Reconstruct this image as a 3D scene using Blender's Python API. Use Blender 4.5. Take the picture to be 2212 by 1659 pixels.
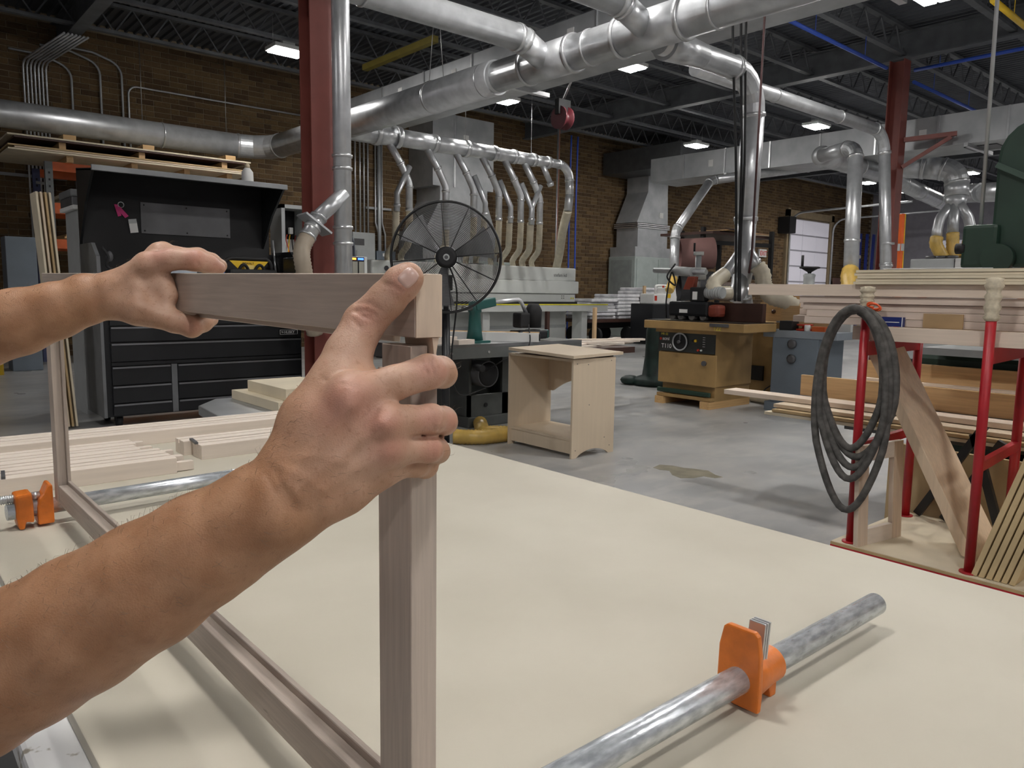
import bpy, bmesh, math, random
import numpy as np
from mathutils import Vector, Matrix
for o in list(bpy.data.objects): bpy.data.objects.remove(o)
random.seed(7); rng=np.random.default_rng(7)
S=bpy.context.scene; COL=S.collection
PI=math.pi
# ------------------------------------------------------------------ camera
F_PX=1646.; HZ=630.; EYE=1.25; ROLL=.0146; YAW=math.radians(49.08)
_pt=math.atan((829.5-HZ)/F_PX)
_fw=np.array([math.cos(YAW)*math.cos(_pt),math.sin(YAW)*math.cos(_pt),-math.sin(_pt)])
_r0=np.array([math.sin(YAW),-math.cos(YAW),0.]); _u0=np.cross(_r0,_fw)
_rt=_r0*math.cos(ROLL)+_u0*math.sin(ROLL); _up=_u0*math.cos(ROLL)-_r0*math.sin(ROLL)
_C=np.array([0,0,EYE])
cd=bpy.data.cameras.new('camera'); cam=bpy.data.objects.new('camera',cd); COL.objects.link(cam)
cd.sensor_fit='HORIZONTAL'; cd.sensor_width=36; cd.lens=36*F_PX/2212; cd.clip_start=.02; cd.clip_end=200
cam.matrix_world=Matrix(((_rt[0],_up[0],-_fw[0],0),(_rt[1],_up[1],-_fw[1],0),(_rt[2],_up[2],-_fw[2],EYE),(0,0,0,1)))
S.camera=cam
# ------------------------------------------------------------------ world, exposure (the light comes from the ceiling lamps)
w=bpy.data.worlds.new('world'); S.world=w; w.use_nodes=True
w.node_tree.nodes['Background'].inputs[0].default_value=(.5,.55,.65,1); w.node_tree.nodes['Background'].inputs[1].default_value=.05
S.view_settings.view_transform='Standard'; S.view_settings.look='None'; S.view_settings.gamma=1; S.view_settings.use_curve_mapping=False
S.view_settings.exposure=0.46
LAMP=118.0       # emission of the lamp lenses
# ------------------------------------------------------------------ pixel -> place (2212 x 1659 photograph)
def ray(px,py): return _fw+_rt*(px-1106)/F_PX-_up*(py-829.5)/F_PX
def pz(px,py,z): d=ray(px,py); return _C+d*((z-EYE)/d[2])
def py_(px,py,y): d=ray(px,py); return _C+d*(y/d[1])
def px_(px,py,x): d=ray(px,py); return _C+d*(x/d[0])
def pd(px,py,dep): return _C+ray(px,py)*dep
def proj(p):
    q=np.array(p,float)-_C; z=q@_fw; return (1106+F_PX*(q@_rt)/z, 829.5-F_PX*(q@_up)/z, z)
# ------------------------------------------------------------------ materials
MATS={}
def M(name,col,rough=.5,metal=0.,var=.1,scale=5.,stretch=(1,1,1),bump=0.,bscale=80.,spec=.5,col2=None,emit=0,detail=4.,trans=0,coat=0,sss=0,dist=0.,ramp=(.35,.65)):
    if name in MATS: return MATS[name]
    m=bpy.data.materials.new(name); m.use_nodes=True; n=m.node_tree.nodes; l=m.node_tree.links
    b=n['Principled BSDF']; b.inputs['Roughness'].default_value=rough; b.inputs['Metallic'].default_value=metal
    b.inputs['Specular IOR Level'].default_value=spec
    if trans: b.inputs['Transmission Weight'].default_value=trans
    if coat: b.inputs['Coat Weight'].default_value=coat
    if sss: b.inputs['Subsurface Weight'].default_value=sss; b.inputs['Subsurface Radius'].default_value=(.012,.004,.002); b.inputs['Subsurface Scale'].default_value=1
    if emit:
        b.inputs['Emission Color'].default_value=(*col,1); b.inputs['Emission Strength'].default_value=emit
    tc=n.new('ShaderNodeTexCoord'); mp=n.new('ShaderNodeMapping'); mp.inputs['Scale'].default_value=stretch
    l.new(tc.outputs['Object'],mp.inputs['Vector'])
    if var>0 or col2:
        nz=n.new('ShaderNodeTexNoise'); nz.inputs['Scale'].default_value=scale; nz.inputs['Detail'].default_value=detail; nz.inputs['Distortion'].default_value=dist
        l.new(mp.outputs[0],nz.inputs['Vector'])
        rp=n.new('ShaderNodeValToRGB'); rp.color_ramp.elements[0].position=ramp[0]; rp.color_ramp.elements[1].position=ramp[1]
        c2=col2 if col2 else tuple(min(1,c*(1+var)) for c in col); c1=tuple(c*(1-var) for c in col) if not col2 else col
        rp.color_ramp.elements[0].color=(*c1,1); rp.color_ramp.elements[1].color=(*c2,1)
        l.new(nz.outputs['Fac'],rp.inputs[0]); l.new(rp.outputs[0],b.inputs['Base Color'])
    else: b.inputs['Base Color'].default_value=(*col,1)
    if bump:
        n2=n.new('ShaderNodeTexNoise'); n2.inputs['Scale'].default_value=bscale; l.new(mp.outputs[0],n2.inputs['Vector'])
        bp=n.new('ShaderNodeBump'); bp.inputs['Strength'].default_value=bump; bp.inputs['Distance'].default_value=.002
        l.new(n2.outputs['Fac'],bp.inputs['Height']); l.new(bp.outputs[0],b.inputs['Normal'])
    MATS[name]=m; return m
def wood(name,col,axis,var=.12,rough=.55,scale=3.,spec=.35,dark=None,dpos=.70):
    "planed timber: long grain streaks down one axis, fine pores, a few dark mineral streaks"
    if name in MATS: return MATS[name]
    st={'X':(1,22,22),'Y':(22,1,22),'Z':(22,22,1)}[axis]
    m=bpy.data.materials.new(name); m.use_nodes=True; n=m.node_tree.nodes; l=m.node_tree.links; b=n['Principled BSDF']
    b.inputs['Roughness'].default_value=rough; b.inputs['Specular IOR Level'].default_value=spec
    tc=n.new('ShaderNodeTexCoord'); mp=n.new('ShaderNodeMapping'); mp.inputs['Scale'].default_value=st; l.new(tc.outputs['Object'],mp.inputs[0])
    nz=n.new('ShaderNodeTexNoise'); nz.inputs['Scale'].default_value=scale; nz.inputs['Detail'].default_value=6; nz.inputs['Distortion'].default_value=.4; l.new(mp.outputs[0],nz.inputs['Vector'])
    rp=n.new('ShaderNodeValToRGB'); rp.color_ramp.elements[0].position=.3; rp.color_ramp.elements[1].position=.7
    rp.color_ramp.elements[0].color=(*[c*(1-var) for c in col],1); rp.color_ramp.elements[1].color=(*[min(1,c*(1+var*.6)) for c in col],1)
    l.new(nz.outputs['Fac'],rp.inputs[0]); out=rp.outputs[0]
    if dark:
        mp2=n.new('ShaderNodeMapping'); mp2.inputs['Scale'].default_value=[s**.55 for s in st]; l.new(tc.outputs['Object'],mp2.inputs[0])
        n3=n.new('ShaderNodeTexNoise'); n3.inputs['Scale'].default_value=9; n3.inputs['Detail'].default_value=5; n3.inputs['Roughness'].default_value=.7; l.new(mp2.outputs[0],n3.inputs['Vector'])
        r3=n.new('ShaderNodeValToRGB'); r3.color_ramp.elements[0].position=dpos; r3.color_ramp.elements[1].position=dpos+.06
        r3.color_ramp.elements[0].color=(0,0,0,1); r3.color_ramp.elements[1].color=(.75,.75,.75,1); l.new(n3.outputs['Fac'],r3.inputs[0])
        mx=n.new('ShaderNodeMixRGB'); l.new(r3.outputs[0],mx.inputs[0]); l.new(out,mx.inputs[1]); mx.inputs[2].default_value=(*dark,1); out=mx.outputs[0]
    l.new(out,b.inputs['Base Color'])
    bp=n.new('ShaderNodeBump'); bp.inputs['Strength'].default_value=.12; bp.inputs['Distance'].default_value=.001; l.new(nz.outputs['Fac'],bp.inputs['Height']); l.new(bp.outputs[0],b.inputs['Normal'])
    MATS[name]=m; return m
# ------------------------------------------------------------------ mesh builder
ORG={}
def V(*a): return np.array(a,float)
def nrm(v): v=np.asarray(v,float); return v/np.linalg.norm(v)
class MB:
    def __init__(s): s.v=[]; s.f=[]; s.sm=[]
    def add(s,vs,fs,sm=False):
        k=len(s.v); s.v+= [tuple(float(c) for c in q) for q in vs]; s.f+=[tuple(i+k for i in f) for f in fs]; s.sm+=[sm]*len(fs); return s
    def box(s,x0,x1,y0,y1,z0,z1):
        if x0>x1:x0,x1=x1,x0
        if y0>y1:y0,y1=y1,y0
        if z0>z1:z0,z1=z1,z0
        return s.add([(x0,y0,z0),(x1,y0,z0),(x1,y1,z0),(x0,y1,z0),(x0,y0,z1),(x1,y0,z1),(x1,y1,z1),(x0,y1,z1)],
          [(0,3,2,1),(4,5,6,7),(0,1,5,4),(1,2,6,5),(2,3,7,6),(3,0,4,7)])
    def obox(s,c,a,b,d):
        c,a,b,d=map(lambda q:np.asarray(q,float),(c,a,b,d))
        vs=[c+i*a+j*b+k*d for k in(-1,1) for j in(-1,1) for i in(-1,1)]
        return s.add(vs,[(0,2,3,1),(4,5,7,6),(0,1,5,4),(1,3,7,5),(3,2,6,7),(2,0,4,6)])
    def bar(s,p,q,w,h,up=(0,0,1)):
        p=np.asarray(p,float);q=np.asarray(q,float);a=(q-p)/2;u=np.asarray(up,float)
        b=np.cross(u,a)
        if np.linalg.norm(b)<1e-9: b=np.cross((1,0,0),a)
        b=nrm(b); d=nrm(np.cross(a,b)); return s.obox((p+q)/2,a,b*w/2,d*h/2)
    def tube(s,path,r,n=12,cap=True,closed=False,sm=True,inner=None):
        P=[np.asarray(p,float) for p in path]; m=len(P); R=r if hasattr(r,'__len__') else [r]*m
        T=[]
        for i in range(m):
            a=P[i-1] if (i>0 or closed) else P[i]; b=P[(i+1)%m] if (i<m-1 or closed) else P[i]
            T.append(nrm(b-a))
        u=np.cross(T[0],(0,0,1)); 
        if np.linalg.norm(u)<1e-3: u=np.cross(T[0],(1,0,0))
        u=nrm(u); vs=[]
        for i in range(m):
            u=u-T[i]*(u@T[i]); u=nrm(u); v=np.cross(T[i],u)
            for k in range(n):
                t=2*PI*k/n; vs.append(P[i]+R[i]*(u*math.cos(t)+v*math.sin(t)))
        fs=[]
        for i in range(m if closed else m-1):
            j=(i+1)%m
            for k in range(n):
                k2=(k+1)%n; fs.append((i*n+k,i*n+k2,j*n+k2,j*n+k))
        s.add(vs,fs,sm)
        if cap and not closed:
            b=len(s.v)-len(vs); s.f.append(tuple(b+k for k in range(n))[::-1]); s.f.append(tuple(b+(m-1)*n+k for k in range(n))); s.sm+=[False,False]
        return s
    def cyl(s,p,q,r,r2=None,n=16,cap=True,sm=True): return s.tube([p,q],[r,r if r2 is None else r2],n,cap,sm=sm)
    def lathe(s,base,axis,prof,n=24,sm=True):
        ax=nrm(axis); return s.tube([np.asarray(base,float)+ax*t for t,_ in prof] ,[r for _,r in prof],n,True,sm=sm) if False else s._lathe(base,ax,prof,n,sm)
    def _lathe(s,base,ax,prof,n,sm):
        base=np.asarray(base,float); u=np.cross(ax,(0,0,1)); 
        if np.linalg.norm(u)<1e-3: u=np.cross(ax,(1,0,0))
        u=nrm(u); v=np.cross(ax,u); vs=[]; m=len(prof)
        for t,r in prof:
            for k in range(n): a=2*PI*k/n; vs.append(base+ax*t+max(r,1e-5)*(u*math.cos(a)+v*math.sin(a)))
        fs=[(i*n+k,i*n+(k+1)%n,(i+1)*n+(k+1)%n,(i+1)*n+k) for i in range(m-1) for k in range(n)]
        b=len(s.v); s.add(vs,fs,sm); s.f.append(tuple(b+k for k in range(n))[::-1]); s.f.append(tuple(b+(m-1)*n+k for k in range(n))); s.sm+=[False,False]; return s
    def prism(s,poly,o,eu,ev,ew):
        "2D polygon in (eu,ev) at o, extruded by vector ew"
        o=np.asarray(o,float);eu=np.asarray(eu,float);ev=np.asarray(ev,float);ew=np.asarray(ew,float); n=len(poly)
        vs=[o+a*eu+b*ev for a,b in poly]+[o+a*eu+b*ev+ew for a,b in poly]
        return s.add(vs,[tuple(range(n))[::-1],tuple(range(n,2*n))]+[(i,(i+1)%n,n+(i+1)%n,n+i) for i in range(n)])
    def ball(s,c,r,n=12,sc=(1,1,1)):
        c=np.asarray(c,float); m=n//2; vs=[c+r*np.array(sc)*(0,0,-1)]; 
        for i in range(1,m):
            a=-PI/2+PI*i/m
            for k in range(n): t=2*PI*k/n; vs.append(c+r*np.array(sc)*(math.cos(a)*math.cos(t),math.cos(a)*math.sin(t),math.sin(a)))
        vs.append(c+r*np.array(sc)*(0,0,1)); fs=[(0,1+(k+1)%n,1+k) for k in range(n)]
        for i in range(m-2):
            for k in range(n): fs.append((1+i*n+k,1+i*n+(k+1)%n,1+(i+1)*n+(k+1)%n,1+(i+1)*n+k))
        L=len(vs)-1; fs+=[(L,1+(m-2)*n+k,1+(m-2)*n+(k+1)%n) for k in range(n)]
        return s.add(vs,fs,True)
    def mesh(s,name,off):
        me=bpy.data.meshes.new(name); o=np.array(off,float); me.from_pydata([tuple(np.array(v)-o) for v in s.v],[],s.f)
        me.polygons.foreach_set('use_smooth',s.sm); me.validate(); me.update(); return me
    def build(s,name,mat,parent=None,bevel=0,seg=2,fixn=True):
        if parent is None:
            A=np.array(s.v); off=np.array([(A[:,0].min()+A[:,0].max())/2,(A[:,1].min()+A[:,1].max())/2,A[:,2].min()])
        else: off=ORG[parent.name]
        me=s.mesh(name,off)
        if bevel or fixn:
            bm=bmesh.new(); bm.from_mesh(me)
            if fixn: bmesh.ops.recalc_face_normals(bm,faces=bm.faces)
            if bevel:
                es=[e for e in bm.edges if len(e.link_faces)==2 and e.calc_face_angle(0)>.6]
                bmesh.ops.bevel(bm,geom=es,offset=bevel,segments=seg,affect='EDGES',profile=.6,clamp_overlap=True)
            bm.to_mesh(me); bm.free()
        if isinstance(mat,(list,tuple)):
            for q in mat: me.materials.append(q)
        else: me.materials.append(mat)
        ob=bpy.data.objects.new(name,me); COL.objects.link(ob)
        if parent is None: ob.location=off
        else: ob.parent=parent
        ORG[ob.name]=off; return ob
def thing(name,label,cat,loc,group=None):
    o=bpy.data.objects.new(name,None); COL.objects.link(o); o.location=[float(c) for c in loc]; o.empty_display_size=.1
    ORG[o.name]=np.array(loc,float); tag(o,label,cat,group); return o
def tag(o,label=None,cat=None,group=None,kind=None):
    if label: o['label']=label
    if cat: o['category']=cat
    if group: o['group']=group
    if kind: o['kind']=kind
    return o
def copy_tree(o,parent=None):
    c=o.copy(); COL.objects.link(c); c.parent=parent; ORG[c.name]=ORG[o.name]
    for ch in [q for q in bpy.data.objects if q.parent==o]: copy_tree(ch,c)
    return c
def place_copy(src,loc,label=None,rotz=0):
    c=copy_tree(src); c.location=[float(q) for q in loc]; c.rotation_euler=(0,0,rotz)
    if label: c['label']=label
    return c
ORD=['first','second','third','fourth','fifth','sixth','seventh','eighth','ninth','tenth','eleventh','twelfth']
def fillet(pts,rad,n=5):
    P=[np.asarray(p,float) for p in pts]; out=[P[0]]
    for i in range(1,len(P)-1):
        a=nrm(P[i-1]-P[i]); b=nrm(P[i+1]-P[i]); r=rad[i-1] if hasattr(rad,'__len__') else rad
        ang=math.acos(max(-1,min(1,a@b)));
        if ang>PI-.05: out.append(P[i]); continue
        d=r/math.tan(ang/2); d=min(d,.48*np.linalg.norm(P[i-1]-P[i]),.48*np.linalg.norm(P[i+1]-P[i])); r=d*math.tan(ang/2)
        c=P[i]+nrm(a+b)*(r/math.sin(ang/2)); p0=P[i]+a*d; p1=P[i]+b*d
        u=p0-c; w_=p1-c; tot=PI-ang
        for k in range(n+1):
            t=k/n; out.append(c+(math.sin((1-t)*tot)*u+math.sin(t*tot)*w_)/math.sin(tot))
    out.append(P[-1]); return out
def spline(pts,n=8):
    P=[np.asarray(p,float) for p in pts]; P=[2*P[0]-P[1]]+P+[2*P[-1]-P[-2]]; out=[]
    for i in range(1,len(P)-2):
        for k in range(n):
            t=k/n; a,b,c,d=P[i-1],P[i],P[i+1],P[i+2]
            out.append(.5*((2*b)+(c-a)*t+(2*a-5*b+4*c-d)*t*t+(3*b-a-3*c+d)*t**3))
    out.append(P[-2]); return out
def resample(path,step):
    P=np.array(path); d=np.r_[0,np.cumsum(np.linalg.norm(np.diff(P,axis=0),axis=1))]; m=max(2,int(d[-1]/step)+1); t=np.linspace(0,d[-1],m)
    return [np.array([np.interp(q,d,P[:,k]) for k in range(3)]) for q in t]
def ribbed(mb,path,r,pitch,amp=.12,n=14):
    P=resample(path,pitch/2); R=[r*(1+amp*(1 if i%2 else 0)) for i in range(len(P))]; return mb.tube(P,R,n)
def lettering(txt,mat,parent,origin,right,upv,height,name='lettering',depth=.0006,space=1.0,bold=0):
    cu=bpy.data.curves.new('txt','FONT'); cu.body=txt; cu.size=1; cu.extrude=0; cu.space_character=space; cu.offset=bold
    to=bpy.data.objects.new('txt',cu); COL.objects.link(to); bpy.context.view_layer.update()
    me=bpy.data.meshes.new_from_object(to.evaluated_get(bpy.context.evaluated_depsgraph_get())); bpy.data.objects.remove(to)
    r=nrm(right); u=nrm(upv); nn=np.cross(r,u); o=np.asarray(origin,float)+nn*depth; s=height/.7
    me.name=name
    for v in me.vertices:
        q=o+r*v.co.x*s+u*v.co.y*s-ORG[parent.name]; v.co=Vector(q)
    me.materials.clear(); me.materials.append(mat)
    ob=bpy.data.objects.new(name,me); COL.objects.link(ob); ob.parent=parent; ORG[ob.name]=ORG[parent.name]; return ob
# ------------------------------------------------------------------ palette
galv=M('galvanised_steel',(.50,.515,.53),rough=.34,metal=.62,var=.14,scale=7,col2=(.62,.635,.65),bump=.05,bscale=30)
galv_dull=M('galvanised_sheet',(.36,.375,.385),rough=.42,metal=.35,var=.1,scale=3,col2=(.46,.475,.485))
galv_lt=M('galvanised_fitting',(.58,.59,.60),rough=.30,metal=.75,var=.08)
steel=M('bare_steel',(.42,.42,.42),rough=.35,metal=.9,var=.2,scale=9)
pipe_steel=M('zinc_pipe_steel',(.42,.45,.48),rough=.27,metal=.6,var=.2,scale=40,stretch=(1,3,3),col2=(.72,.76,.80),bump=.15,bscale=120)
dkgrey=M('dark_grey_steel',(.10,.10,.105),rough=.45,metal=.3,var=.15)
joistm=M('joist_paint',(.105,.112,.122),rough=.6,var=.15)
deckm=M('deck_grey_paint',(.085,.092,.105),rough=.6,var=.15,scale=2)
redsteel=M('red_oxide_paint',(.20,.052,.040),rough=.5,var=.12,scale=3)
redpaint=M('red_cart_paint',(.42,.014,.022),rough=.4,var=.12,scale=9)
black=M('black_powder_coat',(.012,.013,.015),rough=.38,var=.1)
blackm=M('black_matt',(.010,.010,.011),rough=.7,var=.1)
rubber=M('grey_rubber_hose',(.085,.080,.074),rough=.8,var=.35,scale=30,bump=.3,bscale=60)
whitep=M('white_machine_paint',(.62,.64,.62),rough=.4,var=.03)
ltgrey=M('light_grey_paint',(.42,.44,.44),rough=.45,var=.05)
acgrey=M('pale_green_grey_paint',(.38,.43,.41),rough=.5,var=.06)
bluegrey=M('blue_grey_paint',(.15,.18,.215),rough=.5,var=.08,scale=3)
tanp=M('ochre_machine_paint',(.34,.215,.085),rough=.5,var=.14,scale=4)
dkgreen=M('dark_green_paint',(.018,.045,.030),rough=.45,var=.15)
teal=M('teal_paint',(.02,.10,.09),rough=.4,var=.1)
brown=M('brown_paint',(.055,.025,.018),rough=.45,var=.15)
orange=M('orange_clamp_paint',(.66,.17,.018),rough=.38,var=.16,scale=30,bump=.15,bscale=120)
orangeb=M('orange_beam_paint',(.52,.10,.02),rough=.5,var=.15)
redo=M('red_plastic',(.45,.03,.012),rough=.4,var=.08)
bluep=M('blue_hose',(.03,.09,.50),rough=.45,var=.06)
bluetarp=M('blue_sheet',(.015,.035,.25),rough=.4,var=.2)
yellow=M('yellow_plastic',(.75,.48,.02),rough=.45,var=.08)
hosec=M('cream_flex_hose',(.64,.58,.45),rough=.4,var=.1,scale=8)
hosey=M('amber_flex_hose',(.60,.40,.10),rough=.35,var=.15,scale=8)
paper=M('white_card',(.75,.75,.73),rough=.7,var=.04)
wrap=M('plastic_wrapped_parcel',(.55,.55,.58),rough=.25,var=.25,scale=6,col2=(.78,.78,.80),bump=.5,bscale=14)
cardb=M('cardboard',(.40,.27,.14),rough=.8,var=.1)
yel_text=M('yellow_marker',(.70,.62,.05),rough=.6,var=0)
wht_text=M('white_lettering',(.78,.78,.76),rough=.6,var=0)
dk_text=M('dark_lettering',(.05,.05,.06),rough=.6,var=0)
MAPLE=(.63,.50,.40)
frm={a:wood('maple_frame_'+a,(.52,.44,.375),a,var=.13,scale=11.,dark=(.30,.23,.19),dpos=.66) for a in 'XYZ'}
mapX=wood('maple_X',(.72,.635,.55),'X',var=.07); mapY=wood('maple_Y',(.72,.60,.49),'Y',var=.09); mapZ=wood('maple_Z',(.66,.53,.41),'Z',var=.10)
stackm=wood('maple_rough_Y',(.64,.53,.45),'Y',var=.12,scale=2)
endg=M('end_grain',(.60,.48,.37),rough=.7,var=.12,scale=14,stretch=(6,1,1))
pineX=wood('pine_X',(.60,.38,.17),'X',var=.15); pineY=wood('pine_Y',(.58,.38,.19),'Y',var=.15); pineZ=wood('pine_Z',(.60,.42,.24),'Z',var=.15)
plyf=wood('birch_ply_face',(.64,.525,.385),'Z',var=.035,scale=1.5)
mdf=M('mdf_board',(.455,.42,.34),rough=.62,var=.05,scale=3,detail=8,col2=(.515,.48,.395),bump=.03,bscale=300)
mdfd=M('mdf_sheet_edge',(.46,.33,.17),rough=.8,var=.1,scale=10)
sheetY=M('tan_sheet_stock',(.58,.44,.24),rough=.7,var=.07)
sheet=M('pale_sheet_stock',(.66,.58,.43),rough=.7,var=.07)
# ================================================================== the hall
X0,X1,Y0,Y1=-6.,34.,-8.,15.4; ZD=5.75
def floor_mat():
    m=bpy.data.materials.new('polished_concrete'); m.use_nodes=True; n=m.node_tree.nodes; l=m.node_tree.links; b=n['Principled BSDF']
    tc=n.new('ShaderNodeTexCoord')
    def nz(sc,st=(1,1,1),det=5,dist=0):
        mp=n.new('ShaderNodeMapping'); mp.inputs['Scale'].default_value=st; l.new(tc.outputs['Object'],mp.inputs[0])
        q=n.new('ShaderNodeTexNoise'); q.inputs['Scale'].default_value=sc; q.inputs['Detail'].default_value=det; q.inputs['Distortion'].default_value=dist; l.new(mp.outputs[0],q.inputs['Vector']); return q.outputs['Fac']
    def ramp(f,a,b_,ca,cb):
        r=n.new('ShaderNodeValToRGB'); e=r.color_ramp.elements; e[0].position=a; e[1].position=b_; e[0].color=(*ca,1); e[1].color=(*cb,1); l.new(f,r.inputs[0]); return r.outputs[0]
    base=ramp(nz(1.5,det=8),.32,.68,(.29,.295,.295),(.42,.42,.415))
    dust=ramp(nz(3.2,(1,2.0,1),det=8,dist=.3),.42,.78,(0,0,0),(.75,.75,.75))
    mx=n.new('ShaderNodeMixRGB'); l.new(dust,mx.inputs[0]); l.new(base,mx.inputs[1]); mx.inputs[2].default_value=(.50,.485,.45,1); l.new(mx.outputs[0],b.inputs['Base Color'])
    l.new(ramp(nz(1.6,det=3),.25,.75,(.26,.26,.26),(.42,.42,.42)),b.inputs['Roughness'])
    return m
concrete=floor_mat()
fl=MB().box(X0,X1,Y0,Y1+.2,-.15,0).build('floor',concrete); tag(fl,kind='structure')
st=[pz(x,y,0) for x,y in ((1411,1010),(1425,1004),(1452,1006),(1478,1011),(1500,1013),(1530,1017),(1545,1026),(1562,1031),(1545,1033),(1520,1029),(1498,1033),(1470,1033),(1452,1026),(1446,1017),(1425,1015))]
mb=MB(); mb.prism([(p[0],p[1]) for p in st],(0,0,0),(1,0,0),(0,1,0),(0,0,.0015))
mb.build('floor_stain',M('oil_stain',(.27,.25,.19),rough=.25,var=.15,scale=9),fl)
# ---- walls
mortar=M('mortar',(.27,.215,.145),rough=.9,var=.15,scale=4)
paintw=M('painted_block',(.36,.35,.39),rough=.8,var=.06)
def plain_wall(name,*b):
    o=MB().box(*b).build(name,paintw); tag(o,kind='structure'); return o
plain_wall('wall_left',X0-.2,X0,Y0,Y1+.2,0,ZD+.3); plain_wall('wall_front',X0,X1,Y0-.2,Y0,0,ZD+.3); wr=plain_wall('wall_right',X1,X1+.2,Y0,Y1+.2,0,ZD+.3)
wb=MB().box(X0,X1,Y1,Y1+.2,0,ZD+.3).build('wall_back',mortar); tag(wb,kind='structure')
def brick_mat():
    m=bpy.data.materials.new('brown_brick'); m.use_nodes=True; n=m.node_tree.nodes; l=m.node_tree.links; b=n['Principled BSDF']; b.inputs['Roughness'].default_value=.85; b.inputs['Specular IOR Level'].default_value=.2
    at=n.new('ShaderNodeAttribute'); at.attribute_name='brick'
    tc=n.new('ShaderNodeTexCoord'); q=n.new('ShaderNodeTexNoise'); q.inputs['Scale'].default_value=25; l.new(tc.outputs['Object'],q.inputs['Vector'])
    r=n.new('ShaderNodeValToRGB'); e=r.color_ramp.elements; e[0].position=.0; e[1].position=1; e[0].color=(.11,.068,.038,1); e[1].color=(.225,.145,.070,1); l.new(at.outputs['Fac'],r.inputs[0])
    x=n.new('ShaderNodeMixRGB'); x.blend_type='MULTIPLY'; x.inputs[0].default_value=.5; l.new(r.outputs[0],x.inputs[1]); l.new(q.outputs['Fac'],x.inputs[2]); l.new(x.outputs[0],b.inputs['Base Color']); return m
brickm=brick_mat()
CH=.099; BL=.3; JT=.010
def brick_mesh(L,val,nm):
    me=bpy.data.meshes.new(nm); a=L-JT; h=CH-JT; d=.012; c=.003
    v=[(0,0,0),(a,0,0),(a,0,h),(0,0,h),(c,-d,c),(a-c,-d,c),(a-c,-d,h-c),(c,-d,h-c)]
    me.from_pydata(v,[],[(4,5,6,7),(0,1,5,4),(1,2,6,5),(2,3,7,6),(3,0,4,7)]); at=me.attributes.new('brick','FLOAT','POINT')
    at.data.foreach_set('value',[val]*8); me.materials.append(brickm); return me
cand=[]; 
for r in range(int(5.7/CH)):
    z=r*CH; x=-.6+(r%2)*BL/2; k=0; header=(r%6==3)
    while x<X1-.3:
        L=BL/2 if (header and k%2) else BL
        if not (26.9<x+L/2<30.3 and z<4.3): cand.append((x,z,L,random.random()))
        x+=L; k+=1
def seen_area(x,z,L):
    a=proj((x,Y1,z)); b=proj((x+L,Y1,z+CH))
    cx,cy=(a[0]+b[0])/2,(a[1]+b[1])/2
    ok=(0<cx<58 and 330<cy<600) or (190<cx<650 and 120<cy<225) or (560<cx<648 and 340<cy<440) or (760<cx<880 and 330<cy<500)
    return abs((b[0]-a[0])*(b[1]-a[1])) if ok else 0
order=sorted(range(len(cand)),key=lambda i:-seen_area(*cand[i][:3])); single=set(i for i in order[:298] if seen_area(*cand[i][:3])>0)
bmv={}
vs=[];fs=[];vals=[]
for i,(x,z,L,val) in enumerate(cand):
    if i in single:
        key=(L,int(val*8))
        if key not in bmv: bmv[key]=brick_mesh(L,(int(val*8)+.5)/8,'brick')
        o=bpy.data.objects.new('brick',bmv[key]); COL.objects.link(o); o.parent=wb; off=ORG['wall_back']; o.location=(x-off[0],Y1-off[1],z+JT/2-off[2])
    else:
        a=L-JT;h=CH-JT;d=.012;c=.003;k=len(vs)
        vs+=[(x,Y1,z+JT/2),(x+a,Y1,z+JT/2),(x+a,Y1,z+h+JT/2),(x,Y1,z+h+JT/2),(x+c,Y1-d,z+c+JT/2),(x+a-c,Y1-d,z+c+JT/2),(x+a-c,Y1-d,z+h-c+JT/2),(x+c,Y1-d,z+h-c+JT/2)]
        fs+=[(k+4,k+5,k+6,k+7),(k,k+1,k+5,k+4),(k+1,k+2,k+6,k+5),(k+2,k+3,k+7,k+6),(k+3,k,k+4,k+7)]; vals+=[val]*8
off=ORG['wall_back']; me=bpy.data.meshes.new('brickwork'); me.from_pydata([(a-off[0],b-off[1],c-off[2]) for a,b,c in vs],[],fs)
me.attributes.new('brick','FLOAT','POINT').data.foreach_set('value',vals); me.materials.append(brickm)
bw=bpy.data.objects.new('brickwork',me); COL.objects.link(bw); bw.parent=wb; bw['kind']='stuff'
# ---- ceiling: corrugated deck, open-web joists, girders
mb=MB(); xs=np.arange(X0,X1,.15); prof=[]
for i,x in enumerate(xs): prof+= [(x,ZD),(x+.03,ZD),(x+.045,ZD+.04),(x+.135,ZD+.04)]
vs=[];fs=[]
for x,z in prof: vs+=[(x,Y0,z),(x,Y1+.2,z)]
fs=[(2*i,2*i+1,2*i+3,2*i+2) for i in range(len(prof)-1)]
mb.add(vs,fs); mb.box(X0,X1,Y0,Y1+.2,ZD+.2,ZD+.3); ce=mb.build('ceiling',deckm,fixn=False); tag(ce,kind='structure')
jm=MB(); L=X1-X0
jm.box(0,L,-.05,.05,0,.05); jm.box(0,L,-.05,.05,.42,.47)
k=0; x=0
while x<L-.5:
    jm.bar((x,0,.03),(x+.28,0,.44),.022,.022,(0,1,0)); jm.bar((x+.28,0,.44),(x+.56,0,.03),.022,.022,(0,1,0)); x+=.56
j0=None
for y in np.arange(-7.1,15.2,1.62):
    if j0 is None:
        j0=jm; me=jm.mesh('joist',(0,0,0)); me.materials.append(joistm)
    o=bpy.data.objects.new('joist',me); COL.objects.link(o); o.parent=ce; o.location=(X0-ORG['ceiling'][0],y-ORG['ceiling'][1],5.27-ORG['ceiling'][2])
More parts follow.
